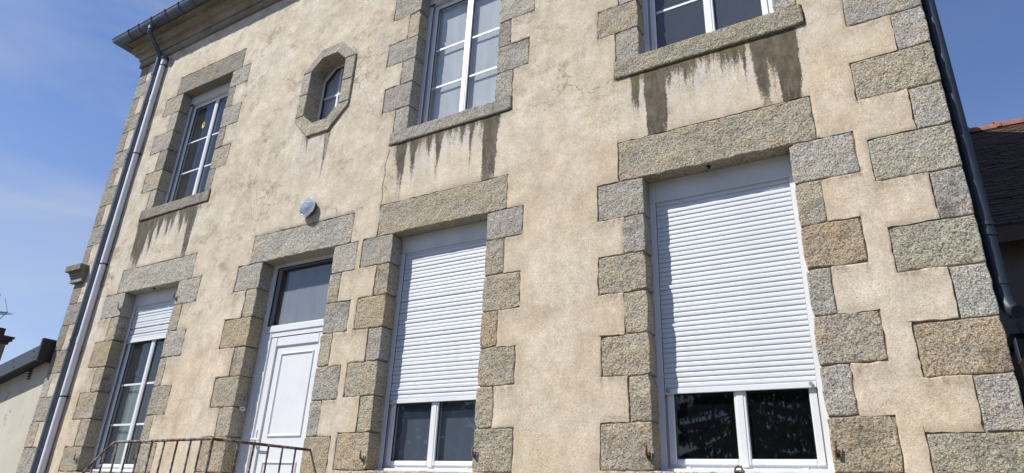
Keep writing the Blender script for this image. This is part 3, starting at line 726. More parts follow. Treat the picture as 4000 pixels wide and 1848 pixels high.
for i in range(len(cj) - 1):
    sweep(COR, cj[i] + (0.003 if i else 0), cj[i + 1] - .003, 'cornice_stone', M['cornice'], mitre_left=(i == 0), mitre_right=(i == len(cj) - 2))
mb = MB()
for i in range(1, len(fj) - 1): mb.box(fj[i] - .0055, fj[i] + .0055, -0.033, 0.0, 8.224, 8.343)
for i in range(1, len(cj) - 1): mb.box(cj[i] - .006, cj[i] + .006, -0.166, 0.0, 8.49, 8.598)
mb.build('pale_joint', M['pale_mortar'], house)
for sx, xx in ((-1, XL), (1, XR)):      # the cornice returns along both gables
    for prof, nm in ((FR, 'frieze_return'), (COR, 'cornice_return')):
        m = MB(); m.loft([[(xx + sx * -y, y, z_) for y, z_ in prof], [(xx + sx * -y, 8.0, z_) for y, z_ in prof]], True); m.build(nm, M['cornice'], house)
GY, GZ, GR = -0.325, 8.690, 0.088
def gutter_ring(cx_, cy_, dx, dy):
    """half-round section: open at the top, with a beaded front lip; dx, dy points outwards"""
    out = []
    for k_ in range(13):
        a = math.pi * k_ / 12
        out.append((-math.cos(a) * GR, -math.sin(a) * GR))
    out += [(GR + .010, .006), (GR + .010, .018), (GR - .006, .018), (GR - .006, .004)]
    inner = [(-math.cos(math.pi * k_ / 12) * (GR - .006), -math.sin(math.pi * k_ / 12) * (GR - .006)) for k_ in range(12, -1, -1)][1:]
    return [(cx_ + dx * u, cy_ + dy * u, GZ + v) for u, v in out + inner]
mb = MB()
def gut_pts(side):
    r = gutter_ring(0, GY, 0, -1)
    return [((XL if side < 0 else XR) + side * (-(p[1])), p[1], p[2]) for p in r]
left, right = gut_pts(-1), gut_pts(1)
back_l = [(p[0], 8.0, p[2]) for p in left]; back_r = [(p[0], 8.0, p[2]) for p in right]
mb.loft([back_l, left, right, back_r], True)
gut = mb.build('gutter', M['zinc_gutter'], house, smooth=True)
bm_ = MB()
ring = []
for k_ in range(13):
    a = math.pi * k_ / 12; ring.append((-math.cos(a) * (GR + .006), -math.sin(a) * (GR + .006)))
for x_ in (0,):
    o_ = []
    for u, v in ring: o_.append((GY - u, GZ + v))
    ii = [(GY - u * .955, GZ + v * .955) for u, v in reversed(ring)]
    bm_.loft([[(-.014, y, z_) for y, z_ in o_ + ii], [(.014, y, z_) for y, z_ in o_ + ii]], True)
bm_.box(-.016, .016, GY - GR - .020, GY - GR + .008, GZ - .005, GZ + .026)
br_me = None
for x_ in [-10.27, -9.97, -9.62, -9.25, -8.90, -8.57, -8.23, -7.9, -7.56, -7.2, -6.85, -6.5, -6.15, -5.8]:
    if br_me is None:
        o = bm_.build('gutter_bracket', M['zinc_dark'], None); br_me = o.data; bpy.data.objects.remove(o)
    o = bpy.data.objects.new('gutter_bracket', br_me); col.objects.link(o); o.location = (x_, 0, 0); adopt(o, gut)
mb = MB()   # low hipped slate roof
a, b, c, d = XL - .22, XR + .22, -.22, 8.3; zt_ = 8.70
mb.v = [(a, c, zt_), (b, c, zt_), (b, d, zt_), (a, d, zt_), (XL + 4, 4, 11.4), (XR - 4, 4, 11.4)]
mb.f = [(0, 1, 5, 4), (1, 2, 5), (2, 3, 4, 5), (3, 0, 4), (3, 2, 1, 0)]; mb.m = [0] * 5
mb.build('roof', M['slate'], house)

# -- string course stub on the left corner
for (p_, z0, z1) in ((0.125, 4.53, 4.615), (0.085, 4.505, 4.53), (0.072, 4.47, 4.505), (0.058, 4.435, 4.47), (0.046, 4.405, 4.435), (0.055, 4.368, 4.405)):
    mb = MB(); mb.box(XL - p_, -10.06, -p_, 0.10, z0, z1 - .0005); mb.box(XL - p_, XL, 0.101, 0.45, z0, z1 - .0005)
    mb.build('moulding', M['granite'], house, color=tint((0.22, 0.20, 0.16) if z0 > 4.5 else (0.28, 0.275, 0.25)))

# ------------------------------------------------------------------ windows
def slat_prof():
    P = 0.0372; pts = []
    for k_ in range(9):
        t_ = k_ / 8; zz = -P * .47 + t_ * P * .94
        yy = -0.0046 * (math.sin(math.pi * min(1, max(0, t_))) ** 0.35)
        if k_ == 5: yy += 0.0009
        pts.append((yy, zz))
    pts += [(0.0085, P * .47), (0.0085, P * .53), (0.010, P * .53), (0.010, -P * .5), (0.006, -P * .485)]
    return P, pts
SLP, SLPROF = slat_prof()
def window(x0, x1, z0, z1, box_z, shut=None, munts=(), gmat='glass_dusty', gmat2=None, mid=None, name='window', tall_box=True, munt_right=True, fr=0.0):
    cxm = (x0 + x1) / 2
    wp = node_part(name, house, (cxm, 0.2, z0))
    P = M['pvc']
    # outer frame
    f = MB(); yf, yb = 0.198, 0.255; e = 0.05
    f.box(x0 - e, x0 + .055, yf, yb, z0 + .002, box_z + .02); f.box(x1 - .055, x1 + e, yf, yb, z0 + .002, box_z + .02)
    f.box(x0 + .055, x1 - .055, yf + .001, yb, z0 + .002, z0 + .072); f.box(x0 + .055, x1 - .055, yf + .001, yb, box_z - .045, box_z + .02)
    f.build('frame', P, wp)
    # shutter box under the lintel
    b = MB(); b.box(x0 - e, x1 + e, 0.150, 0.30, box_z, z1 + .05); b.box(x0 + .002, x1 - .002, 0.142, 0.1495, box_z, box_z + .012)
    b.build('shutter_box', M['box_pvc'], wp)
    # side rails with a dark slot
    for s in (-1, 1):
        r = MB(); xa = x0 if s < 0 else x1
        xi = xa - s * .042
        lo, hi = min(xa + s * .03, xi), max(xa + s * .03, xi)
        r.box(lo, hi, 0.152, 0.160, z0 + .025, box_z - .001)
        r.box(xa - .012 + (.0 if s < 0 else 0), xa + .012, 0.1605, 0.192, z0 + .025, box_z - .001)
        r.build('guide_rail', P, wp)
        q = MB(); q.box(min(xi, xi + s * .012), max(xi, xi + s * .012), 0.1605, 0.170, z0 + .03, box_z - .002); q.build('brush_seal', M['rubber'], wp)
    s_ = MB(); s_.box(x0 + .001, x1 - .001, 0.120, 0.191, z0 - .004, z0 + .0225, 0.004); s_.build('window_sill', P, wp)
    # two casements
    zs0, zs1 = z0 + .050, box_z - .02
    xm = mid if mid is not None else cxm
    panes = []
    for (a, c_, right_) in ((x0 + .048, xm + .002, False), (xm + .004, x1 - .048, True)):
        w_ = .052; wl = w_ if not right_ else .040; wr = w_ if right_ else .040
        sh = MB(); y0_, y1_ = 0.184, 0.236
        sh.box(a, a + wl, y0_, y1_, zs0, zs1, .006); sh.box(c_ - wr, c_, y0_, y1_, zs0, zs1, .006)
        sh.box(a + wl, c_ - wr, y0_ + .0015, y1_, zs0, zs0 + .040, .006); sh.box(a + wl, c_ - wr, y0_ + .0015, y1_, zs1 - .045, zs1, .006)
        so = sh.build('sash', P, wp)
        bd = MB(); i_ = .006
        for (bx0, bx1, bz0, bz1) in ((a + wl, a + wl + i_, zs0 + .04, zs1 - .045), (c_ - wr - i_, c_ - wr, zs0 + .04, zs1 - .045), (a + wl + i_, c_ - wr - i_, zs0 + .04, zs0 + .046), (a + wl + i_, c_ - wr - i_, zs1 - .051, zs1 - .045)):
            bd.box(bx0, bx1, 0.197, 0.208, bz0, bz1)
        bd.build('glazing_seal', M['rubber'], wp)
        pn = MB(); gx0, gx1, gz0, gz1 = a + wl - .003, c_ - wr + .003, zs0 + .037, zs1 - .042
        pn.quad((gx0, 0.210, gz0), (gx1, 0.210, gz0), (gx1, 0.210, gz1), (gx0, 0.210, gz1))
        pn.build('pane', M[gmat2 if (right_ and gmat2) else gmat], wp)
        if munts and (munt_right or not right_):
            for mz in munts:
                q = MB(); q.box(gx0 + .004, gx1 - .004, 0.2035, 0.2095, mz - .0125, mz + .0125, .002); q.build('glazing_bar', P, wp)
        panes.append((gx0, gx1, gz0, gz1))
    # cover strip on the meeting stiles
    cs = MB(); cs.box(xm - .022, xm + .026, 0.1795, 0.1838, zs0 - .012, zs1 + .004, .004); cs.build('meeting_stile', P, wp)
    # drain caps
    for fx in (.16, .5, .84):
        q = MB(); xx = x0 + (x1 - x0) * fx; q.box(xx - .018, xx + .018, 0.192, 0.1975, z0 + .028, z0 + .040, .002); q.build('drain_cap', P, wp)
    if shut is not None:
        zb = shut            # bottom of the bottom bar
        bar = MB(); xa, xb = x0 + .0435, x1 - .0435
        bar.box(xa, xb, 0.160, 0.176, zb, zb + .0385, .003)
        bar.build('shutter_bar', P, wp)
        sm = MB(); sm.prism_x(SLPROF, xa + .001, xb - .001)
        n = int(math.ceil((box_z - zb - .0385) / SLP))
        me = None
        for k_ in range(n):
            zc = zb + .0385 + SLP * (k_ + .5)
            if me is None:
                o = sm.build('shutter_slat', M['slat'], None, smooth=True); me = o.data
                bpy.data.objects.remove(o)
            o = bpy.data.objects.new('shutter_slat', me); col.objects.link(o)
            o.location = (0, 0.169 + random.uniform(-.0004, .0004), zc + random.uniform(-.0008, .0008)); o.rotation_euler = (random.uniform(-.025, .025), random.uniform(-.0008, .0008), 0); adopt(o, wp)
        for xx in (xa + .03, xb - .03):
            kb = MB(); kb.tube([(xx, 0.160, zb + .022), (xx, 0.128, zb + .019)], 0.0105, 12); kb.tube([(xx, 0.129, zb + .019), (xx, 0.127, zb + .019)], 0.013, 12)
            kb.build('stop_knob', M['grey_plastic'], wp, smooth=True)
    return wp, panes
w_big, _ = window(-1.575, -0.475, 1.868, 4.105, 3.928, shut=2.399, gmat='glass_clean', mid=-1.016)
w_mid, _ = window(-4.175, -3.068, 1.846, 4.077, 3.908, shut=2.428, gmat='glass_faint', mid=-3.625)
w_left, pl = window(-8.852, -7.682, 1.790, 4.053, 3.890, shut=3.385, munts=(2.838, 2.342), gmat='glass_faint', mid=-8.235)
w_ul, pul = window(-8.800, -7.640, 5.27, 7.236, 7.10, munts=(6.418, 5.897), gmat='glass_faint', mid=-8.18)
w_um, _ = window(-4.172, -3.072, 5.27, 7.236, 7.075, munts=(6.407, 5.888), gmat='glass_faint', mid=-3.605)
w_ur, _ = window(-1.562, -0.452, 5.285, 7.236, 7.075, munts=(6.407, 5.880), gmat='glass_dusty', mid=-0.985, munt_right=False)
# oval sticker on the upper left pane
m = MB(); n = 20; cx_, cz_ = -8.425, 6.672
ro = [(cx_ + .033 * math.cos(2 * math.pi * k_ / n), 0.2085, cz_ + .055 * math.sin(2 * math.pi * k_ / n)) for k_ in range(n)]
ri = [(cx_ + .004 + .017 * math.cos(2 * math.pi * k_ / n), 0.2085, cz_ + .016 + .024 * math.sin(2 * math.pi * k_ / n)) for k_ in range(n)]
m.loft([ro, ri]); m.build('sticker', M['yellow'], w_ul)
m = MB(); m.quad(*[(cx_ + .004 + .011 * math.cos(2 * math.pi * k_ / n), 0.2080, cz_ + .018 + .017 * math.sin(2 * math.pi * k_ / n)) for k_ in range(n)]); m.build('sticker_print', M['black'], w_ul)
# shutter-box stop tabs
for (xx, zz, wpart) in ((-8.765, 7.085, w_ul), (-4.13, 7.06, w_um)):
    q = MB(); q.box(xx - .03, xx + .03, 0.138, 0.150, zz - .008, zz + .012); q.build('stop_tab', M['rubber'], wpart)

# -- octagonal window
ow = node_part('octagonal_window', house, (-5.58, 0.2, 5.79))
def ring_mesh(o_pts, i_pts, y0, y1):
    m = MB(); m.loft([[(x, y1, z_) for x, z_ in o_pts], [(x, y0, z_) for x, z_ in o_pts], [(x, y0, z_) for x, z_ in i_pts], [(x, y1, z_) for x, z_ in i_pts]]); return m
ring_mesh(octo(IX0 - .03, IX1 + .03, IZ0 - .03, IZ1 + .03, ichs + .01), octo(IX0 + .035, IX1 - .035, IZ0 + .035, IZ1 - .035, ichs - .01), 0.185, 0.24).build('frame', M['pvc'], ow)
ring_mesh(octo(IX0 + .034, IX1 - .034, IZ0 + .034, IZ1 - .034, ichs - .01), octo(IX0 + .044, IX1 - .044, IZ0 + .044, IZ1 - .044, ichs - .012), 0.192, 0.22).build('glazing_seal', M['rubber'], ow)
m = MB(); m.quad(*[(x, 0.203, z_) for x, z_ in octo(IX0 + .03, IX1 - .03, IZ0 + .03, IZ1 - .03, ichs - .01)]); m.build('pane', M['glass_faint'], ow)
q = MB(); q.box(-5.600, -5.572, 0.1965, 0.2025, IZ0 + .05, IZ1 - .05); q.build('glazing_bar', M['pvc'], ow)
q = MB(); q.box(IX0 + .05, -5.6005, 0.1965, 0.2025, 6.288, 6.314); q.box(-5.5715, IX1 - .05, 0.1965, 0.2025, 6.288, 6.314); q.build('glazing_bar', M['pvc'], ow)

# -- door with transom
dr = node_part('door', house, (-5.556, 0.2, 1.08))
P = M['pvc']; x0, x1 = -6.120, -4.992
f = MB()
f.box(x0 - .05, x0 + .045, 0.168, 0.26, 1.085, 4.09); f.box(x1 - .045, x1 + .05, 0.168, 0.26, 1.085, 4.09)
f.box(x0 + .045, x1 - .045, 0.169, 0.26, 4.045, 4.09); f.box(x0 + .045, x1 - .045, 0.165, 0.26, 3.265, 3.345, .008)
f.box(x0 + .0451, x0 + .095, 0.180, 0.26, 1.085, 3.264); f.box(x1 - .115, x1 - .0451, 0.180, 0.26, 1.085, 3.264); f.box(x0 + .0952, x0 + .165, 0.172, 0.26, 1.085, 3.264, .006)
f.box(x0 + .165, x1 - .115, 0.176, 0.26, 3.215, 3.264)
f.build('frame', P, dr)
q = MB(); q.quad((x0 + .04, 0.205, 3.34), (x1 - .04, 0.205, 3.34), (x1 - .04, 0.205, 4.05), (x0 + .04, 0.205, 4.05)); q.build('pane', M['glass_faint'], dr)
q = MB(); q.box(-5.925, x1 - .048, 0.214, 0.216, 3.30, 3.985); q.build('window_film', M['door_film'], dr)
q = MB()
for (a, b, c, d) in ((x0 + .045, x0 + .053, 3.346, 4.044), (x1 - .053, x1 - .045, 3.346, 4.044), (x0 + .053, x1 - .053, 3.346, 3.353), (x0 + .053, x1 - .053, 4.036, 4.044)): q.box(a, b, 0.190, 0.203, c, d)
q.build('glazing_seal', M['rubber'], dr)
a, b = -5.945, -5.112
lf = MB()
lf.box(a, a + .095, 0.178, 0.235, 1.10, 3.205, .006); lf.box(b - .095, b, 0.178, 0.235, 1.10, 3.205, .006)
lf.box(a + .0955, b - .0955, 0.179, 0.235, 3.105, 3.205, .006); lf.box(a + .0955, b - .0955, 0.179, 0.235, 1.10, 1.22, .006)
lf.build('leaf', P, dr)
pn = MB(); pn.box(a + .09, b - .09, 0.196, 0.225, 1.21, 3.11); pn.build('panel', M['pvc'], dr)
def mould(xa, xb, za, zb):
    """raised picture-frame moulding on the door panel"""
    prof = [(0.0, .1955), (.004, .186), (.014, .184), (.020, .190), (.028, .1955)]
    m = MB(); rings = []
    for d_, y in prof:
        rings.append([(xa + d_, y, za + d_), (xb - d_, y, za + d_), (xb - d_, y, zb - d_), (xa + d_, y, zb - d_)])
    m.loft(rings); return m.build('panel_moulding', P, dr)
mould(-5.765, -5.265, 2.160, 3.030); mould(-5.765, -5.265, 1.28, 1.925)
h = MB(); h.box(-5.928, -5.900, 0.170, 0.178, 1.98, 2.235, .003); h.build('handle_plate', P, dr)
h = MB(); h.tube([(-5.914, 0.174, 2.135), (-5.914, 0.125, 2.135), (-5.905, 0.118, 2.134), (-5.80, 0.118, 2.128), (-5.785, 0.122, 2.128)], [.010, .010, .010, .009, .008], 10); h.build('handle', P, dr, smooth=True)
for (xx, zz) in ((-6.03, 3.30), (-5.6, 3.312)):
    q = MB(); q.tube([(xx, .1655, zz), (xx, .1645, zz)], .005, 8); q.build('screw_head', M['grey_plastic'], dr)

# ------------------------------------------------------------------ downpipes
def pipe_part(name, pts, r, mat, parent=None, n=16):
    m = MB(); m.tube(pts, r, n); return m.build(name, M[mat], parent or house, smooth=True)
PX, PY = -9.735, -0.062
bend = [(-9.70, -0.335, 8.60), (-9.70, -0.335, 8.555), (-9.703, -0.330, 8.51), (-9.709, -0.312, 8.475), (-9.72, -0.25, 8.415), (-9.728, -0.14, 8.31), (-9.732, -0.09, 8.262), (-9.735, -0.068, 8.23), (PX, PY, 8.18)]
dp = pipe_part('downpipe', bend + [(PX, PY, 0.3)], .041, 'zinc_dark')
pipe_part('socket', [(-9.70, -0.335, 8.615), (-9.70, -0.335, 8.55)], .047, 'zinc_gutter', dp)
for zc in (7.85, 6.375, 3.462): pipe_part('collar', [(PX, PY, zc - .013), (PX, PY, zc + .013)], .048, 'zinc_dark', dp)
for zc in (6.285, 3.339): pipe_part('collar', [(PX, PY, zc - .03), (PX, PY, zc + .012)], [.046, .049], 'zinc_dark', dp)
dp['label'] = 'dark zinc downpipe bending down from the gutter'
QX, QY = -9.575, -0.052
gp = pipe_part('downpipe', [(QX, QY, 8.13), (QX, QY, 0.3)], .042, 'pvc_pipe')
pipe_part('pipe_cap', [(QX, QY, 8.085), (QX, QY, 8.11), (QX, QY, 8.112), (QX, QY, 8.15)], [.047, .05, .058, .058], 'zinc_dark', gp)
for zc in (7.34, 3.441): pipe_part('socket', [(QX, QY, zc - .05), (QX, QY, zc + .05)], .0455, 'pvc_pipe', gp)
for zc in (7.98, 6.343, 4.547, 2.695):
    c_ = MB(); c_.tube([(QX, QY, zc - .008), (QX, QY, zc + .008)], .0455, 16); c_.box(QX + .03, QX + .055, QY - .01, 0.0, zc - .008, zc + .008); c_.build('pipe_clip', M['iron'], gp, smooth=True)
gp['label'] = 'pale grey plastic downpipe'
# right-hand gable downpipe with its outlet shoe
rp_ = pipe_part('downpipe', [(0.556, 0.10, 8.6), (0.556, 0.10, 2.90), (0.556, 0.096, 2.85), (0.560, 0.086, 2.81), (0.568, 0.068, 2.775), (0.580, 0.045, 2.75)], .040, 'zinc_black')
rp_['label'] = 'black downpipe on the right gable'
m = MB(); aim = Vector((0.45, -0.85, -0.28)).normalized(); c0 = Vector((0.580, 0.045, 2.75))
m.tube([c0 - aim * .01, c0 + aim * .03, c0 + aim * .03, c0 - aim * .02], [.0405, .0425, .037, .036], 20, caps=False); m.build('outlet', M['zinc_black'], rp_, smooth=True)
for zc in (3.319, 3.254): pipe_part('collar', [(0.556, 0.10, zc - .012), (0.556, 0.10, zc + .012)], .046, 'zinc_black', rp_)
pipe_part('collar', [(0.556, 0.10, 2.93), (0.556, 0.10, 2.95)], .044, 'zinc_black', rp_)

# ------------------------------------------------------------------ small ironwork on the wall
hooks = [(-4.223, 1.976, 'rusty shutter pin in the stone left of the middle shuttered window'), (-3.042, 2.005, 'rusty shutter pin in the stone right of the middle shuttered window'),
         (-8.885, 3.856, 'rusty shutter pin high up left of the half open left window'), (-7.655, 3.858, 'rusty shutter pin high up right of the half open left window'),
         (-8.905, 1.944, 'rusty shutter pin low down left of the half open left window'), (-7.66, 1.956, 'rusty shutter pin low down behind the iron railing'),
         (-1.612, 2.001, 'dark shutter pin in the stone left of the big shuttered window'), (-0.437, 2.012, 'dark shutter pin in the brown stone right of the big window')]
for x_, z_, lab in hooks:
    t_ = thing('shutter_pin', lab, 'iron pin', (x_, 0, z_), 'old shutter pins beside the windows')
    p1 = MB(); p1.tube([(x_ - .006, .01, z_ - .035), (x_ - .006, -.028, z_ - .035), (x_ - .004, -.034, z_ - .02), (x_, -.036, z_ + .035)], [.010, .009, .008, .006], 8); p1.build('pin', M['rust'], t_, smooth=True)
    p2 = MB(); p2.box(x_ - .014, x_ + .010, -.009, -.001, z_ - .055, z_ - .01, .002); p2.build('back_plate', M['rust'], t_)
for x_, z_, y_, lab in ((-1.063, 4.1, 0.047, 'black shutter catch under the lintel of the big window'), (-8.281, 4.055, 0.045, 'black shutter catch under the lintel of the left window')):
    q = MB(); q.box(x_ - .013, x_ + .013, y_ - .012, y_ + .012, z_ - .022, z_ + .012, .003); tag(q.build('shutter_catch', M['iron']), lab, 'catch')
t_ = thing('shutter_stop', 'chipped rusty iron stop on the sill of the big window', 'iron stop', (-1.016, -0.01, 1.86))
q = MB(); q.box(-1.045, -0.987, -0.03, 0.012, 1.862, 1.877, .003); q.build('base', M['rust'], t_)
q = MB(); q.tube([(-1.04, -.02, 1.872), (-1.035, -.022, 1.893), (-1.016, -.023, 1.900), (-.997, -.022, 1.893), (-.992, -.02, 1.872)], .007, 8); q.build('loop', M['rust'], t_, smooth=True)
# door bell on the left reveal
t_ = thing('door_bell', 'small white door bell on the stone reveal left of the door', 'door bell', (-6.118, .096, 2.442))
q = MB(); q.box(-6.1195, -6.098, .066, .126, 2.424, 2.460); q.build('case', M['pvc'], t_)
q = MB(); q.box(-6.0978, -6.0955, .074, .080, 2.436, 2.450); q.box(-6.0978, -6.0955, .086, .096, 2.436, 2.450); q.box(-6.0978, -6.0955, .102, .106, 2.438, 2.446); q.build('lettering', M['black'], t_)

# ------------------------------------------------------------------ wall lamp
lx, lz = -5.462, 4.600
t_ = thing('wall_lamp', 'round bulkhead lamp with clear ribbed glass on the wall above the door', 'wall lamp', (lx, 0, lz))
m = MB(); n = 28
def ringy(y, r): return [(lx + r * math.cos(2 * math.pi * k_ / n), y, lz + r * math.sin(2 * math.pi * k_ / n)) for k_ in range(n)]
m.loft([ringy(0.0, .085), ringy(-.01, .098), ringy(-.05, .104), ringy(-.056, .100), ringy(-.056, .02)], True); m.build('housing', M['lamp_body'], t_, smooth=True)
m = MB(); m.loft([ringy(-.048, .1045), ringy(-.056, .116), ringy(-.068, .115), ringy(-.071, .100), ringy(-.058, .098)]); m.build('rim', M['chrome'], t_, smooth=True)
m = MB(); m.loft([ringy(-.057, .097), ringy(-.048, .075), ringy(-.042, .045), ringy(-.042, .01)], True); m.build('reflector', M['chrome'], t_, smooth=True)
gm = bpy.data.materials.new('clear_lamp_glass'); gm.use_nodes = True; tt = gm.node_tree; tt.nodes.clear(); gg = G(tt)
o_ = N(tt, 'ShaderNodeOutputMaterial'); tr = N(tt, 'ShaderNodeBsdfTransparent'); tr.inputs[0].default_value = (.94, .95, .96, 1); gl = N(tt, 'ShaderNodeBsdfGlossy'); gl.inputs['Roughness'].default_value = .08; gl.inputs[0].default_value = (.95, .97, 1, 1)
df = N(tt, 'ShaderNodeBsdfDiffuse'); df.inputs[0].default_value = (.88, .89, .90, 1)
wvx = N(tt, 'ShaderNodeTexWave'); wvx.inputs['Scale'].default_value = 22; wvx.inputs['Distortion'].default_value = 1.5; gg.l(gg.co, wvx.inputs[0])
bp_ = N(tt, 'ShaderNodeBump'); bp_.inputs['Strength'].default_value = .5; bp_.inputs['Distance'].default_value = .01; gg.l(wvx.outputs['Fac'], bp_.inputs['Height']); gg.l(bp_.outputs[0], gl.inputs['Normal'])
m1 = N(tt, 'ShaderNodeMixShader'); m1.inputs[0].default_value = .35; gg.l(tr.outputs[0], m1.inputs[1]); gg.l(gl.outputs[0], m1.inputs[2])
m2 = N(tt, 'ShaderNodeMixShader'); m2.inputs[0].default_value = .20; gg.l(m1.outputs[0], m2.inputs[1]); gg.l(df.outputs[0], m2.inputs[2]); gg.l(m2.outputs[0], o_.inputs[0])
m = MB(); m.loft([ringy(-.064, .100), ringy(-.085, .094), ringy(-.102, .078), ringy(-.114, .055), ringy(-.120, .028), ringy(-.121, .004)], False); m.build('glass_cover', gm, t_, smooth=True)
m = MB(); m.tube([(lx - .02, -.05, lz), (lx - .02, -.075, lz), (lx - .02, -.098, lz)], [.014, .026, .008], 12); m.build('bulb', M['pvc'], t_, smooth=True)

# ------------------------------------------------------------------ curtains behind the upper left and lower left panes
def curtain(x0, x1, z0, z1, y, mat, name, label, amp=.02, nfold=9):
    m = MB(); rows = []
    n = nfold * 6
    for zz in (z1, (z0 + z1) / 2, z0):
        rows.append([(x0 + (x1 - x0) * k_ / n, y + amp * math.sin(k_ / 6 * 2 * math.pi) + amp * .4 * math.sin(k_ * .37), zz) for k_ in range(n + 1)])
    m.loft(rows, False, closed=False)
    o = m.build(name, M[mat], None, smooth=True); return tag(o, label, 'curtain')
curtain(-8.36, -8.10, 5.30, 7.05, 0.44, 'curtain_white', 'net_curtain', 'white net curtain behind the middle of the upper left window', .012, 4)
curtain(-8.06, -7.70, 5.30, 7.05, 0.275, 'curtain_white', 'net_curtain', 'narrow white net curtain behind the right pane of the upper left window', .010, 3)
curtain(-8.79, -8.25, 1.82, 2.84, 0.262, 'curtain_green', 'sheer_curtain', 'grey green half curtain behind the left pane of the lower left window', .004, 5)
curtain(-8.20, -7.74, 1.82, 2.84, 0.275, 'curtain_green', 'sheer_curtain', 'grey green half curtain behind the right pane of the lower left window', .010, 9)

def sheet(pts, y, mat, name, label):
    m = MB(); m.quad(*[(x, y, z_) for x, z_ in pts]); tag(m.build(name, M[mat]), label, 'blind')
sheet([(-4.115, 5.34), (-3.13, 5.34), (-3.13, 7.03), (-4.115, 7.03)], .247, 'voile', 'voile_blind', 'white voile hanging close behind the upper middle window')
sheet([(-4.118, 1.92), (-3.125, 1.92), (-3.125, 3.86), (-4.118, 3.86)], .247, 'blue_film', 'blue_blind', 'blue grey blind behind the panes below the middle shutter')
sheet(octo(IX0 + .037, IX1 - .037, IZ0 + .037, IZ1 - .037, ichs - .01), .232, 'voile', 'voile_blind', 'white voile behind the octagonal window')
# ------------------------------------------------------------------ stoop and iron railing
st = thing('stone_stoop', 'raised stone landing with steps in front of the white door', 'steps', (-5.6, -.55, 0))
mb = MB(); mb.box(-6.36, -4.80, -1.12, -.04, 0.0, 1.05, .01); mb.build('landing', M['concrete'], st)
for k_ in range(6):
    mb = MB(); mb.box(-6.36 - .28 * (k_ + 1), -6.361 - .28 * k_, -1.12, -.04, 0.0, 1.05 - .172 * (k_ + 1), .008); mb.build('step', M['concrete'], st)
rl = thing('iron_railing', 'rusty iron handrail with thin balusters round the door landing', 'railing', (-5.6, -1.04, 1.05))
top = [(-4.888, 0.01, 2.012), (-4.888, -1.02, 2.008), (-4.890, -1.036, 2.008), (-4.905, -1.04, 2.008), (-5.34, -1.04, 2.003), (-5.9, -1.04, 1.996), (-6.24, -1.04, 1.996), (-6.29, -1.04, 1.988), (-6.33, -1.04, 1.968), (-6.42, -1.04, 1.915), (-6.585, -1.04, 1.795), (-6.68, -1.04, 1.722), (-7.9, -1.04, 0.90)]
m = MB(); m.tube([(p[0] + random.uniform(-.002, .002), p[1], p[2] + random.uniform(-.002, .002)) for p in top], .0125, 10); m.build('handrail', M['rust'], rl, smooth=True)
def topz(x):
    return 2.0 if x > -6.27 else 1.99 - (-6.27 - x) * .69
bx = [-6.06, -5.885, -5.708, -5.528, -5.350, -5.17, -5.03]
for i, x_ in enumerate([-7.2, -7.03, -6.86, -6.70, -6.545, -6.405, -6.235] + bx):
    zl_ = 1.05 if x_ > -6.36 else max(0.02, 1.05 - .172 * (int((-6.36 - x_) / .28) + 1))
    lean = random.uniform(-.008, .008)
    m = MB(); m.tube([(x_, -1.04, topz(x_) - .004), (x_ + lean, -1.04 + random.uniform(-.004, .004), (topz(x_) + zl_) / 2), (x_ + lean * .5, -1.04, zl_)], .0085, 8); m.build('baluster', M['rust'], rl, smooth=True)
for y_ in (-0.795, -0.636, -0.48, -0.326, -0.176):
    m = MB(); m.tube([(-4.888, y_, 2.005), (-4.888 + random.uniform(-.006, .006), y_, 1.5), (-4.888, y_, 1.05)], .0085, 8); m.build('baluster', M['rust'], rl, smooth=True)
m = MB(); m.tube([(-4.888, -1.04, 2.004), (-4.888, -1.04, 1.05)], .011, 10); m.build('post', M['rust'], rl, smooth=True)

# ------------------------------------------------------------------ low annex on the left
an = thing('cream_annex', 'low cream painted annex with anthracite metal roof edge at the left corner', 'annex', (-13, 2, 0))
sl = 0.205
mb = MB(); zt1 = 3.36; xa, xb = -17.0, -10.36
mb.v = [(xa, .03, 0), (xb, .03, 0), (xb, .03, zt1), (xa, .03, zt1 - sl * (xb - xa)), (xa, 4, 0), (xb, 4, 0), (xb, 4, zt1), (xa, 4, zt1 - sl * (xb - xa))]
mb.f = [(0, 1, 2, 3), (4, 7, 6, 5), (3, 2, 6, 7), (0, 3, 7, 4), (1, 5, 6, 2)]; mb.m = [0] * 5
mb.build('wall', M['cream'], an)
def zf(x): return 3.442 + sl * (x + 10.372)
xe = -10.405
m = MB(); yF = -.15
m.loft([[(xa, yF, zf(xa) - .205), (xa, yF, zf(xa)), (xa, 4.1, zf(xa)), (xa, 4.1, zf(xa) - .06), (xa, yF + .02, zf(xa) - .06), (xa, yF + .02, zf(xa) - .205)],
        [(xe, yF, zf(xe) - .205), (xe, yF, zf(xe)), (xe, 4.1, zf(xe)), (xe, 4.1, zf(xe) - .06), (xe, yF + .02, zf(xe) - .06), (xe, yF + .02, zf(xe) - .205)]], True)
m.build('roof_edge', M['fascia'], an)
m = MB(); m.loft([[(xa, yF + .021, zf(xa) - .19), (xa, .029, zf(xa) - .19), (xa, .029, zf(xa) - .17), (xa, yF + .021, zf(xa) - .17)], [(xe, yF + .021, zf(xe) - .19), (xe, .029, zf(xe) - .19), (xe, .029, zf(xe) - .17), (xe, yF + .021, zf(xe) - .17)]], True); m.build('soffit', M['fascia_dark'], an)
m = MB(); m.box(-10.404, -10.352, -.165, 4.1, 3.205, 3.525, .004); m.build('ridge_end', M['fascia_dark'], an)
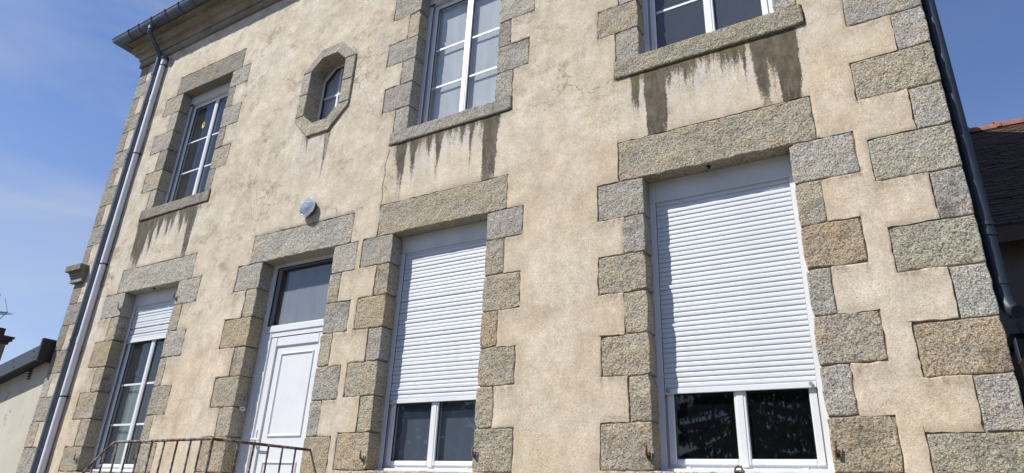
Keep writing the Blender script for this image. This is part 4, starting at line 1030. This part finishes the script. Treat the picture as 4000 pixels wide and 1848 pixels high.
for x_ in (-10.50, -10.56, -11.02, -11.08, -11.5, -11.56, -12.0, -12.06):
    q = MB(); z_ = zf(x_) - (.05 if round(x_ * 100) % 2 == 0 and (x_ * 50) % 2 < 1 else .15)
    q.tube([(x_, yF - .001, z_), (x_, yF - .006, z_)], .010, 8); q.build('screw', M['rubber'], an)
q = MB()
for k_ in range(5): q.box(-10.915, -10.835, .012, .026, 3.005 + k_ * .035 + 0, 3.026 + k_ * .035)
q.build('air_vent', M['black'], an)

# ------------------------------------------------------------------ far left: chimney, roof and aerial
fh = thing('brick_house', 'distant house with dark roof and brick chimney behind the annex', 'house', (-30, 9, 0))
mb = MB(); mb.box(-36, -26.2, 6.6, 13, 0, 4.6); mb.build('wall', M['cream'], fh)
mb = MB(); mb.prism_x([(6.2, 4.4), (9.8, 6.6), (13.4, 4.4), (13.4, 4.2), (9.8, 6.35), (6.2, 4.2)], -36.4, -25.9); mb.build('roof', M['slate'], fh)
ch = node_part('chimney', fh, (-28.5, 6.5, 4.5))
def brick_run(x0, x1, y0, y1, z0, z1):
    return None
bl = MB(); bl.box(-.11, .11, -.05, .05, -.034, .034, .004); o = bl.build('brick', M['brick'], None); bme = o.data; bpy.data.objects.remove(o)
cxr = -29.35
mb = MB(); mb.box(-32.0, cxr - .012, 6.03, 6.6, 4.0, 6.55); mb.build('shaft', M['mortar'], ch)
zz = 4.55; row = 0
while zz < 6.52:
    for k_ in range(3):
        o = bpy.data.objects.new('brick', bme); col.objects.link(o); o.location = (cxr - .13 - k_ * .24 + (.06 if row % 2 else 0), 6.03, zz); adopt(o, ch)
    zz += .08; row += 1
for (pr, za, zb_) in ((.05, 6.52, 6.64), (.12, 6.64, 6.74), (.16, 6.74, 6.82), (-.12, 6.82, 7.12)):
    mb = MB(); mb.box(-32.0 - pr, cxr + pr, 6.0 - pr, 6.6 + pr, za, zb_); mb.build('chimney_cap', M['brick'], ch)
at = thing('roof_aerial', 'thin metal television aerial at the far left above the chimney', 'aerial', (-29.6, 6, 6.3))
q = MB(); q.tube([(-29.75, 6, 6.6), (-29.75, 6, 8.4)], .02, 6); q.build('mast', M['iron'], at)
q = MB(); q.tube([(-29.75, 6, 7.62), (-28.58, 6, 7.56)], .014, 6); q.build('boom', M['iron'], at)
for k_ in range(7):
    q = MB(); xx = -29.6 + k_ * .15; q.tube([(xx, 5.72, 7.615 - .01 * k_), (xx, 6.28, 7.615 - .01 * k_)], .007, 6); q.build('rod', M['iron'], at)
for dz in (.62, -.34):
    q = MB(); q.tube([(-28.58, 6, 7.56), (-29.2, 6, 7.56 + dz)], .012, 6); q.build('reflector_arm', M['iron'], at)

# ------------------------------------------------------------------ right neighbour: tiled roof, roughcast wall, gutter
nb = thing('tiled_outbuilding', 'outbuilding with dark old tile roof and orange ridge behind the right corner', 'outbuilding', (4, 5, 0))
EY, EZ, RY, RZ = 2.0, 4.02, 7.0, 7.50
mb = MB(); mb.box(0.62, 9.0, 2.22, 9.0, 0, 4.03); mb.build('wall', M['grey_wall'], nb)
mb = MB(); mb.prism_x([(EY, EZ - .05), (RY, RZ - .05), (12, EZ - .05), (12, EZ - .15), (RY, RZ - .2), (EY, EZ - .15)], 0.60, 9.0); mb.build('roof_deck', M['bark'], nb)
mb = MB(); mb.box(0.60, 9.0, EY - .02, EY + .015, EZ - .17, EZ - .02); mb.build('eaves_board', M['bark'], nb)
tl = MB(); tl.box(-.082, .082, 0, .20, 0, .014); o = tl.build('tile', M['tile'], None); tme = o.data; bpy.data.objects.remove(o)
sv = Vector((0, RY - EY, RZ - EZ)); SL = sv.length; sv.normalize(); ang = math.atan2(RZ - EZ, RY - EY)
nrow = int(SL / .112); cnt = 0; rest = MB()
for r_ in range(nrow):
    ncol = int(4 + r_ * .26)
    for k_ in range(ncol):
        x_ = .70 + k_ * .17 + (.085 if r_ % 2 else 0)
        p_ = Vector((x_, EY - .03, EZ - .03)) + sv * (r_ * .112) + Vector((0, -math.sin(ang), math.cos(ang))) * (random.uniform(0, .012))
        an_ = ang - .075 + random.uniform(-.02, .02)
        if cnt < 290:
            o = bpy.data.objects.new('tile', tme); col.objects.link(o); o.location = p_; o.rotation_euler = (an_, 0, random.uniform(-.03, .03)); adopt(o, nb); cnt += 1
        else:
            M_ = Matrix.Translation(p_) @ Matrix.Rotation(random.uniform(-.03, .03), 4, 'Z') @ Matrix.Rotation(an_, 4, 'X')
            b0 = len(rest.v); rest.v += [tuple(M_ @ v.co) for v in tme.vertices]
            for pg in tme.polygons: rest.f.append(tuple(b0 + q for q in pg.vertices)); rest.m.append(0)
o = rest.build('tile_field', M['tile'], nb); o['kind'] = 'stuff'
for k_ in range(14):
    m = MB(); x_ = .64 + k_ * .40
    ring = lambda x, r: [(x, RY + r * math.cos(a), RZ - .05 + r * math.sin(a)) for a in [math.pi * q / 8 for q in range(9)]]
    m.loft([ring(x_, .13), ring(x_ + .40, .115)], False, closed=False); m.loft([ring(x_ - .02, .150), ring(x_ + .05, .150)], False, closed=False)
    m.build('ridge_tile', M['ridge'] if k_ > 0 else M['tile'], nb, smooth=True)
lt = thing('lean_to_gutter', 'grey zinc gutter end and dark fascia of a low lean-to by the right corner', 'gutter', (.9, .5, 2.7))
m = MB(); gx, gy, gz, gr = .655, .55, 2.795, .078
rings = []
for k_, (dx, s) in enumerate(((0.0, .05), (.006, .45), (.02, .72), (.04, .92), (.065, 1.0), (3.0, 1.0))):
    rings.append([(gx - .02 + dx, gy + gr * s * math.cos(a), gz + gr * s * math.sin(a)) for a in [2 * math.pi * q / 20 for q in range(20)]])
m.loft(rings, True); m.build('rounded_end', M['zinc_gutter'], lt, smooth=True)
m = MB(); m.box(.612, 3.6, .52, .62, 2.60, 2.70); m.build('fascia', M['fascia_dark'], lt)
m = MB(); m.box(.606, .6115, .515, .625, 2.565, 2.705); m.build('end_plate', M['pvc'], lt)
m = MB(); m.box(.60, 3.6, .63, 2.2, 2.70, 2.76); m.build('roof_sheet', M['fascia_dark'], lt)
m = MB(); m.box(.625, 3.6, .70, 2.2, 0, 2.69); m.build('wall', M['concrete'], lt)

# ------------------------------------------------------------------ spruce across the yard (seen mirrored in the big window)
def spruce(x, y, h, label, seed):
    rnd = random.Random(seed)
    t_ = thing('spruce_tree', label, 'tree', (x, y, 0))
    m = MB(); m.tube([(x, y, 0), (x + .05, y, h * .5), (x, y, h)], [.26, .16, .02], 10); m.build('trunk', M['bark'], t_)
    c = MB(); bch = MB(); zz = 1.2
    while zz < h - .3:
        L_ = (h - zz) * .30 + .3
        for b in range(7):
            a = rnd.uniform(0, 2 * math.pi); pts = []
            for k_ in range(7):
                s = k_ / 6 * L_ * rnd.uniform(.92, 1.05)
                pts.append(Vector((x + math.cos(a) * s, y + math.sin(a) * s, zz - .32 * s + .10 * s * s / max(L_, .1))))
            bch.tube(pts, [.03 - .004 * k_ for k_ in range(7)], 4)
            for k_ in range(int(24 * L_)):
                u = rnd.uniform(.15, 1) * 5.99; i = int(u); p = pts[i].lerp(pts[i + 1], u - i) + Vector((rnd.uniform(-.12, .12), rnd.uniform(-.12, .12), 0))
                ln = rnd.uniform(.10, .34); w_ = rnd.uniform(.02, .05); t2 = rnd.uniform(0, math.pi); d = Vector((math.cos(t2) * w_, math.sin(t2) * w_, 0)); sway = Vector((rnd.uniform(-.08, .08), rnd.uniform(-.08, .08), -ln))
                c.quad(p - d * .5, p + d * .5, p + sway * .6 + d, p + sway, p + sway * .6 - d)
        zz += rnd.uniform(.20, .30)
    bch.build('branches', M['bark'], t_); c.build('crown', M['needles'], t_)
spruce(-4.6, -15.5, 12.5, 'dark drooping spruce mirrored in the panes of the big window', 3)
spruce(-1.2, -17.5, 13.5, 'taller dark spruce standing behind the drooping one across the yard', 5)

# ------------------------------------------------------------------ unseen belt of trees, added to cut low sky light on the facade
rnd = random.Random(21); c = MB()
for k_ in range(5200):
    x = rnd.uniform(-40, 45); top = 8.2 + 1.6 * math.sin(x * .35) + 1.2 * math.sin(x * .9 + 1)
    if -15 < x < 3: top *= .30
    z = rnd.uniform(0.2, 1) ** .8 * top; y = -31 + rnd.uniform(-1.8, 1.8)
    a = Vector((rnd.uniform(-1, 1), rnd.uniform(-1, 1), rnd.uniform(-.5, .5))).normalized() * rnd.uniform(.35, .8); b = a.orthogonal().normalized() * rnd.uniform(.3, .6)
    p = Vector((x, y, z)); c.quad(p - a, p - b, p + a, p + b)
tag(c.build('sky_blocking_trees', M['needles']), kind='stuff')
